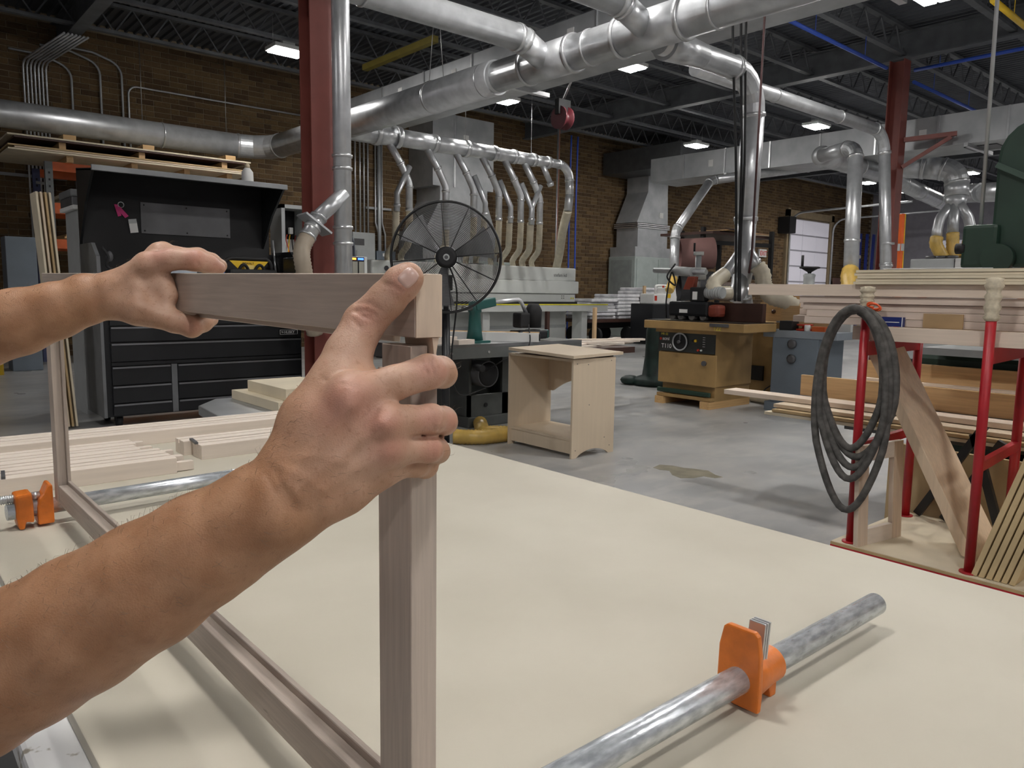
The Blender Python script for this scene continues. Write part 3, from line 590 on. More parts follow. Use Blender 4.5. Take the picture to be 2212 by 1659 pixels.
lid=MB().box(1.64,3.40,7.88,7.91,1.60,2.30).build('lid',blackm,t)
MB().prism([(7.30,2.235),(7.91,2.30),(7.91,2.28),(7.30,2.215)],(1.62,0,0),(0,1,0),(0,0,1),(1.72,0,0)).build('lid_top',blackm,lid)
for x in (1.62,3.32): MB().prism([(7.32,2.23),(7.91,2.29),(7.91,1.62),(7.62,1.98)],(x,0,0),(0,1,0),(0,0,1),(.02,0,0)).build('lid_side',black,lid)
MB().box(1.61,3.345,7.28,7.31,2.215,2.262).build('lid_lip',M('lid_lip_lit_grey',(.26,.27,.28),rough=.45),lid,bevel=.004)  # front lip of the black lid coloured lighter, as if catching the light
pn=MB().box(2.14,2.985,7.868,7.88,1.75,2.04).build('liner_panel',M('liner_grey',(.13,.13,.135),rough=.55,metal=.3),lid)
for x in (2.17,2.56,2.955):
    for z in (1.775,2.015): MB().ball((x,7.866,z),.008,6).build('screw',blackm,pn)
hlight=M('drawer_lip',(.30,.31,.33),rough=.3,metal=.7)
def drawer(x0,x1,z0,z1):
    d=MB().box(x0,x1,7.272,7.30,z0,z1).build('drawer',black,t,bevel=.003); MB().box(x0+.005,x1-.005,7.262,7.275,z1-.016,z1-.002).build('drawer_lip',hlight,d)
for z0,z1 in ((.905,.985),(.765,.895),(.59,.75)): drawer(1.69,3.45,z0,z1)
MB().box(1.69,3.45,7.27,7.29,.555,.583).build('trim_rail',black,t)
for z0,z1 in ((.385,.545),(.225,.375),(.115,.215)): drawer(1.69,2.18,z0,z1); drawer(2.24,3.45,z0,z1)
MB().box(2.185,2.235,7.275,7.30,.11,.55).build('divider',cg,t)
b=MB().box(3.215,3.415,7.258,7.272,.785,.845).build('badge',blackm,t,bevel=.006); MB().box(3.222,3.408,7.256,7.2585,.792,.838).build('badge_rim',wht_text,b); MB().box(3.226,3.404,7.2545,7.2565,.796,.834).build('badge_face',blackm,b)
lettering('HUSKY',wht_text,b,(3.265,7.254,.803),(1,0,0),(0,0,1),.024,bold=.02); MB().prism([(0,.5),(.5,1),(.42,.65),(1,.65),(.55,0),(.62,.35)],(3.231,7.2535,.803),(.03,0,0),(0,0,.024),(0,-.0008,0)).build('emblem',wht_text,b)
MB().cyl((3.42,7.75,1.3),(3.43,7.86,1.75),.012,n=8).build('gas_strut',galv_lt,t)
MB().box(1.66,3.43,7.31,7.86,1.02,1.03).build('tray',blackm,t)
# things lying in and on the chest
k=thing('ribbon_keys','pink ribbon with keys hanging inside the open lid','keys',(1.93,7.86,1.9))
pink=M('pink_ribbon',(.55,.03,.18),rough=.6)
MB().prism([(0,0),(.03,.0),(.06,-.10),(.03,-.11)],(1.91,7.86,2.0),(1,0,0),(0,0,1),(0,.006,0)).build('ribbon',pink,k); MB().prism([(0.01,-.03),(.05,-.02),(.12,-.10),(.09,-.12)],(1.91,7.855,2.0),(1,0,0),(0,0,1),(0,.006,0)).build('ribbon',pink,k)
MB().tube([V(1.97+.025*math.cos(a),7.865,2.0+.025*math.sin(a)) for a in np.linspace(0,2*PI,16)[:-1]],.004,6,closed=True).build('key_ring',galv_lt,k)
k=thing('tag_card','small white tag hanging on the lid beside the grey panel','tag',(2.07,7.86,1.75)); MB().obox((2.07,7.862,1.80),(.035,0,.005),(-.006,0,.05),(0,.003,0)).build('card',paper,k); MB().obox((2.062,7.861,1.855),(.035,0,.005),(-.002,0,.02),(0,.004,0)).build('clip',ltgrey,k)
k=thing('spray_bottle','white squeeze bottle standing on the open chest lid','bottle',(3.08,7.62,2.26))
MB().lathe((3.08,7.62,2.262),(0,0,1),[(0,.055),(.01,.06),(.13,.055),(.17,.025)],18).build('bottle',paper,k); MB().lathe((3.08,7.62,2.43),(0,0,1),[(0,.026),(.03,.026),(.05,.01)],14).build('cap',M('cap_cream',(.6,.5,.35)),k)
k=thing('tool_bag','black and yellow open tool bag standing in the chest','bag',(3.0,7.5,1.03))
MB().box(2.78,3.26,7.36,7.66,1.03,1.43).build('bag_body',blackm,k,bevel=.03); MB().tube(fillet([(2.78,7.5,1.38),(2.78,7.5,1.535),(3.25,7.5,1.535),(3.25,7.5,1.38)],.08,6),.020,10).build('frame_bar',blackm,k)
ln_=MB().prism([(2.82,1.512),(3.21,1.512),(3.13,1.425),(2.91,1.425)],(0,7.47,0),(1,0,0),(0,0,1),(0,.012,0)).build('lining',yellow,k); lettering('DEWALT',blackm,ln_,(2.945,7.468,1.478),(1,0,0),(0,0,1),.020,bold=.02)
for hx in (2.92,3.08): MB().tube(spline([(hx-.04,7.43,1.40),(hx,7.42,1.465),(hx+.04,7.42,1.465),(hx+.08,7.43,1.40)],5),.015,8).build('handle',blackm,k)
MB().box(2.96,3.06,7.45,7.468,1.43,1.47).build('pouch_flap',M('pale_yellow',(.8,.62,.2)),k)
k=thing('cordless_drill','yellow and black power tool lying in the chest behind the hand','drill',(1.97,7.45,1.03)); MB().box(1.86,2.06,7.4,7.5,1.25,1.36).build('motor_body',yellow,k,bevel=.02); MB().box(1.92,1.99,7.41,7.49,1.08,1.26).build('grip',blackm,k,bevel=.015); MB().box(1.88,2.03,7.39,7.51,1.03,1.09).build('battery',yellow,k,bevel=.01); MB().cyl((2.06,7.45,1.31),(2.12,7.45,1.31),.025,.012,n=12).build('chuck',steel,k)
k=thing('small_bottle','slim white bottle with green cap in the chest','bottle',(1.80,7.42,1.03)); MB().lathe((1.80,7.42,1.03),(0,0,1),[(0,.03),(.28,.03),(.31,.012)],12).build('bottle',paper,k); MB().cyl((1.80,7.42,1.34),(1.80,7.42,1.40),.014,n=10).build('cap',M('green_cap',(.03,.3,.12)),k)
k=thing('head_torch','clump of grey straps and a torch clipped on the chest side','torch',(1.70,7.36,1.4)); MB().ball((1.72,7.30,1.50),.03,10,(1,.6,1.6)).build('torch',dkgrey,k); MB().tube(spline([(1.66,7.29,1.58),(1.70,7.27,1.50),(1.69,7.28,1.42),(1.74,7.28,1.38)],5),.012,8).build('strap',blackm,k)
k=thing('jar_rack','dark box of small parts at the back of the chest','box',(2.35,7.7,1.03)); MB().box(2.1,2.62,7.62,7.82,1.03,1.42).build('box',dkgrey,k,bevel=.01); MB().box(2.2,2.55,7.6,7.62,1.36,1.42).build('label_card',M('pale_blue_card',(.5,.55,.62)),k)
k=thing('blue_rag','bit of blue rag in the chest beside the fingertip','rag',(2.70,7.42,1.03)); MB().lathe((2.70,7.42,1.03),(0,0,1),[(0,.09),(.2,.085),(.36,.05),(.40,.015)],12).build('rag',M('blue_rag',(.10,.20,.55),rough=.9,bump=.5,bscale=30),k)
# ---- black hooded machine right of the chest
k=thing('spindle_sander','black hooded machine squeezed between chest and red column','machine',(3.62,6.95,0))
MB().box(3.50,3.78,6.75,7.15,0,1.05).build('pedestal',blackm,k,bevel=.02); MB().prism([(3.24,1.05),(3.67,1.05),(3.45,1.545),(3.24,1.545)],(0,6.74,0),(1,0,0),(0,0,1),(0,.46,0)).build('hood',black,k,bevel=.015)
for i in range(4): MB().obox((3.62-.05*i,6.733,1.14+.10*i),(.02,0,.0),(-.012,0,.028),(0,.004,0)).build('vent_slot',M('slot_grey',(.2,.21,.21)),k)
# ---- control box with wiring
k=thing('control_box','open grey control box full of wires beside the chest lid','electric panel',(3.78,8.2,0))
MB().box(3.62,3.66,8.05,8.35,1.35,2.16).box(3.90,3.94,8.05,8.35,1.35,2.16).box(3.62,3.94,8.05,8.35,2.12,2.16).box(3.62,3.94,8.05,8.35,1.33,1.36).build('box',ltgrey,k); MB().box(3.66,3.90,8.33,8.35,1.36,2.12).build('back_plate',blackm,k); MB().box(3.665,3.895,8.27,8.33,1.37,1.80).build('terminal_plate',paper,k)
MB().box(3.73,3.83,8.15,8.3,0,1.34).build('stand',dkgrey,k)
for i in range(6): x=3.69+i*.035; MB().tube(spline([(x,8.26,1.4),(x+.03*((i%3)-1),8.22,1.6),(x,8.25,1.78),(x+.02,8.27,1.85)],4),.006,6).build('wire',[yellow,blackm,redo][i%3],k)
for x in (3.70,3.80): MB().box(x,x+.04,8.24,8.28,1.86,1.93).build('relay',paper,k)
# small lit controller in front of the wall panel
c=pd(772,575,6.9); k=thing('dust_controller','small control unit with lit orange and blue bars beside the vertical pipe','controller',(c[0],c[1],0))
MB().box(c[0]-.085,c[0]+.085,c[1]-.03,c[1]+.06,c[2]-.10,c[2]+.085).build('box',whitep,k,bevel=.006); MB().box(c[0]-.08,c[0]+.05,c[1]-.037,c[1]-.03,c[2]-.10,c[2]+.08).build('screen',blackm,k)
MB().box(c[0]-.075,c[0]-.035,c[1]-.041,c[1]-.037,c[2]+.055,c[2]+.072).build('orange_bar',M('orange_led',(1,.35,.05),emit=2,var=0),k); MB().box(c[0]-.015,c[0]+.04,c[1]-.041,c[1]-.037,c[2]+.055,c[2]+.072).build('blue_bar',M('blue_led',(.05,.15,1),emit=3,var=0),k)
for x in (-.07,-.005): MB().box(c[0]+x,c[0]+x+.05,c[1]-.040,c[1]-.037,c[2]-.09,c[2]+.04).build('panel',M('pale_display',(.35,.35,.30)),k)
MB().box(c[0]-.03,c[0]+.03,c[1]+.06,c[1]+.10,0,c[2]+.05).build('stand',dkgrey,k); MB().tube(spline([c+V(-.03,0,.085),c+V(-.04,.0,.2),c+V(-.09,.0,.33),c+V(-.15,0,.36)],6),.012,8).build('cable',M('cable_slate',(.06,.07,.09)),k)
# ---- sheets leaning by the chest, pale pillar cabinet, black toolbox
for i in range(4):
    x=1.245+i*.032; o=MB().obox((x+.045,7.62,1.02),(.008,0,0),(0,.13,0),(-.055,0,1.0)).build('plywood_sheet',[sheet,plyf,mdfd,sheet][i]); tag(o,['pale sheet leaning nearest the left edge beside the chest','second tall sheet leaning beside the chest','dark brown-edged sheet leaning beside the chest','sheet touching the grey chest side'][i],'sheet','tall sheets leaning on the chest')
k=thing('pillar_cabinet','pale grey pillar cabinet with a white top left of the chest lid','cabinet',(1.78,8.5,0)); MB().box(1.68,1.90,8.25,8.75,0,1.96).build('body',ltgrey,k); MB().box(1.64,1.92,8.2,8.8,1.96,2.0).build('top',paper,k,bevel=.006); MB().box(1.90,1.93,8.25,8.75,0,1.9).build('side_board',sheet,k)
k=thing('toolbox','dark toolbox on top of the pale pillar cabinet','toolbox',(1.78,8.5,2.0)); MB().box(1.64,1.92,8.25,8.75,2.0,2.08).build('body',dkgrey,k,bevel=.01); MB().box(1.63,1.93,8.24,8.76,2.08,2.15).build('lid',cg,k,bevel=.015)
# ---- pallet rack with its load
t=thing('pallet_rack','pallet rack with orange beams and grey posts by the brick wall','rack',(3.7,13.8,0))
rkp=M('rack_post_blue',(.05,.06,.14),rough=.5); rkg=M('rack_post_grey',(.13,.14,.14),rough=.5)
for x,y,m in ((2.38,13.4,rkg),(5.1,13.4,rkg),(2.38,14.4,rkp),(5.1,14.4,rkp)):
    pst=MB().box(x-.05,x+.05,y-.04,y+.04,0,3.08).build('post',m,t)
    for z in np.arange(.6,3.0,.1): MB().box(x-.012,x+.012,y-.043,y-.04,z,z+.03).build('slot',blackm,pst)
for z in (1.5,2.1,2.75):
    MB().bar((2.38,13.4,z),(2.38,14.4,z+.12),.03,.04).build('brace',ltgrey,t)
for z,h in ((2.95,.13),(2.32,.16),(1.80,.14),(1.0,.12)):
    for y in (13.36,14.36): MB().box(2.43,5.05,y,y+.05,z,z+h).build('beam',orangeb,t)
for i in range(5): MB().box(2.6+i*.55,2.66+i*.55,13.35,14.45,2.35+.13,2.48+.02).build('deck_bar',galv_dull,t)
for z,n,m,lb in ((2.48,5,sheet,'upper'),(1.96,2,pineX,'middle'),(1.14,9,sheet,'lower')):
    for i in range(n): o=MB().box(2.55+.03*(i%3),4.9,13.42+.05*(i%2),14.3,z+i*.034,z+i*.034+.03).build('board',m); tag(o,'pale board on the %s shelf of the pallet rack, %s from its bottom'%(lb,ORD[i]),'board','boards on the pallet rack')
for i,x in enumerate((2.6,3.5,4.3,5.0)): tag(MB().box(x,x+.09,13.25,14.6,3.08,3.17).build('spacer_block',pineY),'wood spacer under the sheets on the rack, %s from the left'%ORD[i],'block','spacer blocks on the rack')
for i in range(5):
    z=3.17+i*.028+(.09 if i>2 else 0); o=MB().box(1.85+.08*(i%2),5.38-.1*(i%2),13.15,14.7,z,z+.022).build('plywood_sheet',[sheet,plyf,mdfd,brown,sheet][i]); tag(o,'%s sheet of the stack on top of the pallet rack'%('bottom','second','third','fourth','top')[i],'sheet','sheets on top of the rack')
for i,x in enumerate((2.5,3.6,4.9)): 
    tag(MB().box(x,x+.09,13.2,14.6,3.17+2*.028+.022,3.17+3*.028+.09).build('spacer_block',pineY),'wood spacer between the sheets on the rack, %s from the left'%ORD[i],'block','spacer blocks on the rack')
    tag(MB().box(x+.05,x+.22,13.15,13.9,3.17+4*.028+.112,3.17+4*.028+.18).build('offcut',pineX),'pine offcut lying on the rack top, %s from the left'%ORD[i],'offcut','offcuts on the rack top')
tag(MB().box(1.72,2.1,13.0,13.4,0,1.93).build('locker',bluegrey,bevel=.01),'narrow blue-grey locker at the left edge of the photo','locker')
tag(MB().lathe((1.49,12.6,0),(0,0,1),[(0,.07),(2.0,.07),(2.05,.04)],16).build('bollard',yellow),'yellow bollard cut by the left edge of the photo','bollard')
for i in range(4): o=MB().obox((1.95+.05*i,14.75,.9),(.012,0,0),(0,.45,0),(.03,0,.9)).build('plywood_sheet',[sheet,brown,brown,sheet][i]); tag(o,'sheet leaning on the brick wall behind the arm, %s from the left'%ORD[i],'sheet','sheets leaning on the brick wall')
# ---- pedestal fan
fc=V(3.10,4.28,1.475); fn=nrm(np.array([-3.10,-4.28,-.10])); fu=nrm(np.cross((0,0,1),fn)); fv=np.cross(fn,fu)
t=thing('pedestal_fan','large black pedestal fan with a wire cage','fan',(fc[0],fc[1],0))
wire=M('fan_wire',(.02,.02,.021),rough=.45); R=.375
def circ(r,off,n=56): return [fc+fn*off+r*(fu*math.cos(a)+fv*math.sin(a)) for a in np.linspace(0,2*PI,n+1)[:-1]]
def cage(sgn,depth,nm):
    mb=MB()
    for i in range(1,30):
        r=.075+(R-.075)*i/30; mb.tube(circ(r,sgn*depth*math.sqrt(max(0,1-(r/R)**2.6))),.0013,4,closed=True)
    g=mb.build(nm,wire,t,fixn=False)
    for k in range(12):
        a=2*PI*k/12+.1; d=fu*math.cos(a)+fv*math.sin(a)
        MB().tube([fc+d*r+fn*sgn*(depth*math.sqrt(max(0,1-(r/R)**2.6))+.002) for r in np.linspace(.07,R,7)],.0032,5).build('spoke',wire,g)
    return g
cage(1,.075,'front_cage'); cage(-1,.075,'rear_cage')
MB().tube(circ(R,0,72),.008,8,closed=True).build('cage_rim',wire,t)
MB().lathe(fc+fn*.045,fn,[(0,.072),(.025,.072),(.038,.05)],28).build('hub_cap',blackm,t); hb=MB().lathe(fc+fn*.083,fn,[(0,.022),(.004,.02)],20).build('badge',ltgrey,t); MB().lathe(fc+fn*.0872,fn,[(0,.013),(.002,.012)],16).build('emblem',dkgrey,hb)
blade=M('fan_blade_grey',(.22,.225,.23),rough=.4,metal=.4)
for k in range(3):
    a0=2*PI*k/3+.35; mb=MB(); vs=[]; 
    for i in range(7):
        r=.06+.27*i/6
        for j in range(5):
            w=(j/4-.5)*(.42+.30*i/6); a=a0+w; vs.append(fc+r*(fu*math.cos(a)+fv*math.sin(a))+fn*(.035*(j/4-.5)))
    vs2=[v-fn*.003 for v in vs]; n=len(vs); fs=[(i*5+j,i*5+j+1,(i+1)*5+j+1,(i+1)*5+j) for i in range(6) for j in range(4)]
    fs+= [tuple(n+q for q in f[::-1]) for f in fs]; mb.add(vs+vs2,fs,True); mb.build('blade',blade,t)
MB().cyl(fc-fn*.03,fc-fn*.22,.075,.06,n=20).build('motor',blackm,t)
pb=fc-fn*.14; MB().cyl((pb[0],pb[1],.03),(pb[0],pb[1],1.12),.030,n=16).build('pole',black,t); MB().cyl((pb[0],pb[1],1.1),(pb[0],pb[1],1.42),.019,n=14).build('pole',black,t); MB().box(pb[0]-.035,pb[0]+.035,pb[1]-.035,pb[1]+.035,1.25,1.36).build('tilt_head',blackm,t,bevel=.01)
MB().lathe((pb[0],pb[1],0),(0,0,1),[(0,.32),(.015,.32),(.03,.2),(.045,.05)],28).build('base',blackm,t)
MB().tube(spline([fc-fn*.2,pb+V(.08,-.02,-.25),V(pb[0]+.05,pb[1],.75),V(pb[0]+.35,pb[1]+.3,.45),V(4.2,5.2,.4)],8),.006,6).build('cord',blackm,t)
# ---- table saw
t=thing('table_saw','dark grey table saw with an open motor bay behind the fan','table saw',(4.5,5.6,0)); sg=M('saw_grey',(.075,.08,.075),rough=.5,var=.15)
MB().box(4.2,5.0,5.45,6.1,0,.10).build('plinth',sg,t,bevel=.01)
MB().box(4.22,4.98,5.47,5.50,.10,.30).box(4.22,4.25,5.47,6.08,.10,.68).box(4.95,4.98,5.47,6.08,.10,.68).box(4.22,4.98,6.05,6.08,.10,.68).box(4.62,4.98,5.47,5.50,.10,.68).build('cabinet',sg,t)
mot=MB().cyl((4.36,5.36,.50),(4.36,5.75,.50),.12,n=24).build('motor',dkgrey,t); MB().lathe((4.36,5.365,.50),(0,-1,0),[(0,.115),(.015,.10),(.02,.03)],24).build('motor_cover',blackm,mot)
for i in range(4): MB().box(4.33+.0,4.55,6.04,6.049,.16+.045*i,.175+.045*i).build('vent_slot',paper,t)
MB().cyl((4.42,5.469,.2),(4.42,5.462,.2),.02,n=12).build('cord_hole',blackm,t)
MB().box(3.42,5.30,5.10,5.90,.775,.80).build('table_top',M('saw_iron',(.30,.31,.31),rough=.3,metal=.85),t); MB().box(3.42,5.30,5.10,5.13,.68,.775).box(3.42,3.45,5.13,5.9,.68,.775).box(5.27,5.3,5.13,5.9,.68,.775).build('apron',M('saw_apron',(.16,.17,.165),rough=.45,metal=.5),t)
for x in (3.75,4.15,4.6,5.1): MB().cyl((x,5.10,.73),(x,5.093,.73),.012,n=8).build('bolt',galv_lt,t)
MB().cyl((4.02,5.12,.60),(4.02,5.02,.60),.03,n=12).build('knob',blackm,t)
k=thing('rip_fence','long white-faced fence channel lying across the saw table','fence',(4.5,5.3,.8))
a=V(4.05,5.78,.84); b=V(4.72,5.08,.84); d_=nrm(b-a); MB().bar(a,b,.06,.08).build('channel',paper,k); MB().bar(a+V(.03,.03,.04),b+V(.03,.03,.04),.05,.012).build('cap_strip',pineX,k); MB().bar(b,b+d_*.012,.045,.06).build('open_end',blackm,k)
k=thing('power_feeder','teal power feeder stand with a bent arm and black motor head on the saw','power feeder',(4.15,5.3,.8))
MB().box(4.05,4.25,5.2,5.4,.80,.82).build('foot',teal,k); MB().lathe((4.15,5.3,.82),(0,0,1),[(0,.075),(.10,.06),(.24,.05),(.25,.06),(.34,.055)],18).build('column',teal,k)
MB().bar((4.12,5.28,1.12),(4.34,5.28,1.16),.09,.08).build('clamp_arm',teal,k,bevel=.01); MB().cyl((4.0,5.28,1.10),(4.1,5.28,1.10),.02,n=8).build('lever',steel,k)
MB().tube(fillet([(4.3,5.28,1.15),(4.66,5.28,1.18),(4.74,5.28,1.05)],.06,4),.018,12).build('arm_tube',galv,k)
MB().lathe((4.83,5.28,.92),(0,0,1),[(0,.075),(.16,.08),(.20,.06),(.22,.05)],20).build('motor',blackm,k); MB().box(4.60,4.95,5.20,5.36,.815,.90).build('roller_box',black,k,bevel=.02); MB().box(4.62,4.74,5.22,5.34,.92,1.06).build('gear_head',blackm,k,bevel=.02); MB().box(4.91,4.97,5.21,5.35,.82,.90).build('end_cap',teal,k,bevel=.01)
MB().tube(spline([(4.7,5.2,.95),(4.60,5.07,.80),(4.5,5.05,.70),(4.3,5.06,.66),(4.2,5.2,.55)],6),.006,6).build('cord',blackm,k)
for i,(c,s,lb) in enumerate((((3.72,5.30,.83),(.20,.06,.03),'thick maple offcut on the left of the saw table'),((3.92,5.16,.82),(.10,.035,.02),'small maple offcut at the front edge of the saw table'),((4.02,5.28,.815),(.05,.05,.015),'tan offcut beside the power feeder foot'))): tag(MB().obox(c,(s[0],.02,0),(-.01,s[1],0),(0,0,s[2])).build('offcut',mapX,bevel=.002),lb,'offcut','offcuts on the saw table')
mb=MB(); ribbed(mb,spline([(4.3,5.40,.05),(4.05,5.05,.06),(4.0,4.95,.06)]+[pz(1100,936,.06),pz(1040,944,.06),pz(980,943,.06)],10),.058,.03,.12,14); tag(mb.build('flex_hose',hosey),'amber ribbed hose on the floor between fan and plywood cabinet','hose','ribbed dust hoses')
# outfeed boards
k=thing('outfeed_stand','low dark outfeed stand holding loose boards behind the plywood cabinet','stand',(5.9,5.5,0)); MB().box(5.32,6.15,5.15,5.75,.64,.70).build('top',brown,k); 
for x,y in ((5.78,5.2),(5.98,5.45)):
    MB().box(x-.03,x+.03,y-.03,y+.03,0,.64).build('leg',dkgrey,k)
for i in range(7):
    a=pz(1205+9*i,752-(i%4)*3,.71); b=pz(1335+14*((i*3)%5),730+((i*2)%5)*3,.71+.016*(i%4)); a[2]=.712+.014*(i%4); tag(MB().bar(a,b,.05+.02*(i%2),.02).build('stick',mapX),'loose board on the outfeed stand, %s from the front'%ORD[i],'board','loose boards on the outfeed stand')
for p,h,lb in (((5.55,5.85),1.05,'dark upright stick behind the saw table'),((6.6,6.15),1.08,'light upright stick behind the loose boards')): tag(MB().box(p[0]-.02,p[0]+.02,p[1]-.02,p[1]+.02,0,h).build('upright_stick',brown if 'dark' in lb else pineZ,bevel=.006),lb,'stick')
# ---- plywood cabinet
t=thing('plywood_cabinet','open birch plywood cabinet with arched cut-outs standing on the floor','cabinet',(4.28,4.33,0))
edge=M('ply_edge',(.42,.30,.17),rough=.7,var=.2,scale=40,stretch=(1,1,30))
n=14; arch=[(4.09+ .36*i/n, .055*math.sin(PI*i/n)**.7 if 0<i<n else 0) for i in range(n+1)]
poly=[(4.04,0)]+[(x+.0,z) for x,z in arch]+[(4.51,0),(4.51,.755),(4.04,.755)]
for y,nm in ((3.965,'side_panel'),(4.69,'side_panel')): MB().prism(poly,(0,y,0),(1,0,0),(0,0,1),(0,.018,0)).build(nm,plyf,t)
MB().box(4.06,4.50,3.983,4.69,.13,.148).build('bottom_shelf',plyf,t); MB().box(4.065,4.083,3.983,4.69,.03,.13).build('toe_kick',plyf,t); MB().box(4.045,4.50,3.983,4.69,.737,.755).build('top_panel',plyf,t)
ap=[(3.983,.737),(3.983,.42)]+[(3.983+.05+ .607*i/16,.42+.115*math.sin(PI*i/16)) for i in range(17)]+[(4.69,.42),(4.69,.737)]
MB().prism(ap,(4.48,0,0),(0,1,0),(0,0,1),(.018,0,0)).build('back_apron',plyf,t)
for x,z in ((4.08,.72),(4.20,.71),(4.46,.73),(4.08,.06),(4.46,.06),(4.40,.13),(4.22,.40)): MB().cyl((x,3.966,z),(x,3.963,z),.004,n=6).build('screw',dkgrey,t)
tag(MB().obox((4.285,4.30,.788),(.29,.012,.004),(-.012,.355,.01),(0,-.0003,.011)).build('loose_top',plyf),'loose plywood panel lying askew on the plywood cabinet','panel')
tag(MB().obox((4.30,4.30,.768),(.22,.0,.002),(0,.30,.008),(0,0,.006)).build('dark_panel',brown),'thin dark panel between the plywood cabinet and its loose top','panel')
# ---- edge bander
t=thing('edge_bander','long white edge banding machine under the manifold','edge bander',(10.2,12.8,0))
MB().box(7.3,12.66,12.42,13.5,1.50,1.80).build('hood',whitep,t,bevel=.03); MB().box(7.3,12.70,12.36,13.5,1.22,1.50).build('hood',whitep,t,bevel=.02); MB().box(7.3,12.62,12.40,13.5,1.04,1.22).build('panel',whitep,t)
MB().box(7.3,12.62,12.395,12.40,1.205,1.215).build('gap',dkgrey,t)
MB().box(6.6,13.15,11.85,12.4,.84,.985).build('conveyor_beam',whitep,t,bevel=.01); MB().box(6.6,13.14,11.84,11.86,.975,1.0).build('yellow_strip',M('yellow_strip',(.75,.7,.05)),t); MB().box(6.6,12.6,12.3,12.4,.985,1.04).build('chain',blackm,t)
MB().box(7.2,12.45,12.5,13.4,.05,.84).build('base',whitep,t,bevel=.02); MB().box(7.2,12.45,12.49,12.5,.45,.52).build('shadow_gap',ltgrey,t)
for x in (12.45,9.6,7.4): MB().box(x,x+.18,12.0,12.3,0.02,.84).build('leg',whitep,t); MB().box(x-.05,x+.23,11.95,12.35,0,.02).build('foot',dkgrey,t)
lettering('stefani kd',dk_text,t,(11.95,12.415,1.60),(1,0,0),(0,0,1),.075); lettering('scm',dk_text,t,(7.72,12.415,1.60),(1,0,0),(0,0,1),.11,bold=.02); MB().lathe((7.62,12.415,1.65),(0,-1,0),[(0,.05),(.003,.05)],14).build('emblem',dk_text,t)
for x in (12.2,12.26,8.5,8.56):
    for z in (1.12,1.17): MB().cyl((x,12.40,z),(x,12.393,z),.012,n=8).build('screw',dkgrey,t)
for x in (12.47,12.54): MB().prism([(0,0),(.05,0),(.025,.05)],(x,12.395,1.10),(1,0,0),(0,0,1),(0,-.003,0)).build('warning_mark',yel_text,t)
for x in (6.7,8.1,9.0,9.75): MB().box(x,x+.3,12.55,12.9,1.80,1.82+.0).build('hose_port',dkgrey,t)
k=thing('wall_shelf','dark steel shelf bracket on the brick wall behind the bander end','shelf',(13.6,15.2,1.2)); MB().box(13.2,14.4,15.05,15.37,1.62,1.66).build('shelf',dkgrey,k); MB().bar((13.3,15.1,1.62),(13.3,15.36,1.3),.03,.03).build('bracket',dkgrey,k); MB().bar((14.3,15.1,1.62),(14.3,15.36,1.3),.03,.03).build('bracket',dkgrey,k)
# ---- wrapped parcels on a cart
k=thing('platform_cart','dark platform cart carrying white wrapped parcels','cart',(15.0,13.4,0)); MB().box(13.6,16.9,12.9,13.9,.52,.60).build('deck',brown,k)
for x in (14.0,15.2,16.4):
    for y in (13.0,13.8): MB().cyl((x-.04,y,.2),(x+.04,y,.2),.2,n=18).build('wheel',blackm,k)
MB().box(13.8,16.7,13.2,13.6,.36,.52).build('frame',blackm,k)
def parcel(x,y,z,w,d,h,lb):
    mb=MB().box(x-w/2,x+w/2,y-d/2,y+d/2,z,z+h); o=mb.build('wrapped_parcel',wrap,bevel=min(h*.4,.035),seg=3); tag(o,lb,'parcel','wrapped parcels on the platform cart')
for s,(x,n,h,w,nm) in enumerate(((14.2,6,.085,.95,'left'),(15.15,7,.09,.85,'middle'),(16.1,9,.09,.85,'right'))):
    for i in range(n): parcel(x+random.uniform(-.05,.05),13.35+random.uniform(-.05,.05),.60+i*h,w,.85,h-.006,'white wrapped parcel, %s from the bottom of the %s stack'%(ORD[i],nm))
tag(MB().box(15.62,15.70,12.84,12.89,.3,1.45).build('upright_stick',pineZ),'pale upright stick in front of the wrapped parcels','stick')
# ---- white machine on black cabinet
k=thing('panel_machine','white machine head with red and yellow labels on a black cabinet','machine',(15.430,12.2,0))
MB().box(14.830,16.330,11.9,12.6,.12,1.0).build('cabinet',black,k,bevel=.02); MB().box(14.930,16.230,11.95,12.55,0,.12).build('plinth',blackm,k)
MB().box(14.930,15.580,11.95,12.4,1.0,1.25).build('head',paper,k,bevel=.03); MB().box(15.580,16.180,11.95,12.4,1.0,1.42).build('head',paper,k,bevel=.03); MB().tube(fillet([(15.030,12.0,1.25),(15.030,12.0,1.45),(15.530,12.0,1.45),(15.530,12.0,1.3)],.06,4),.03,8).build('handle',paper,k)
MB().box(14.950,15.030,11.94,11.95,1.08,1.2).build('red_label',redo,k); MB().box(15.450,15.570,11.94,11.95,1.15,1.25).build('yellow_label',yellow,k); MB().box(15.230,15.290,11.93,11.95,1.4,1.45).build('red_label',redo,k)
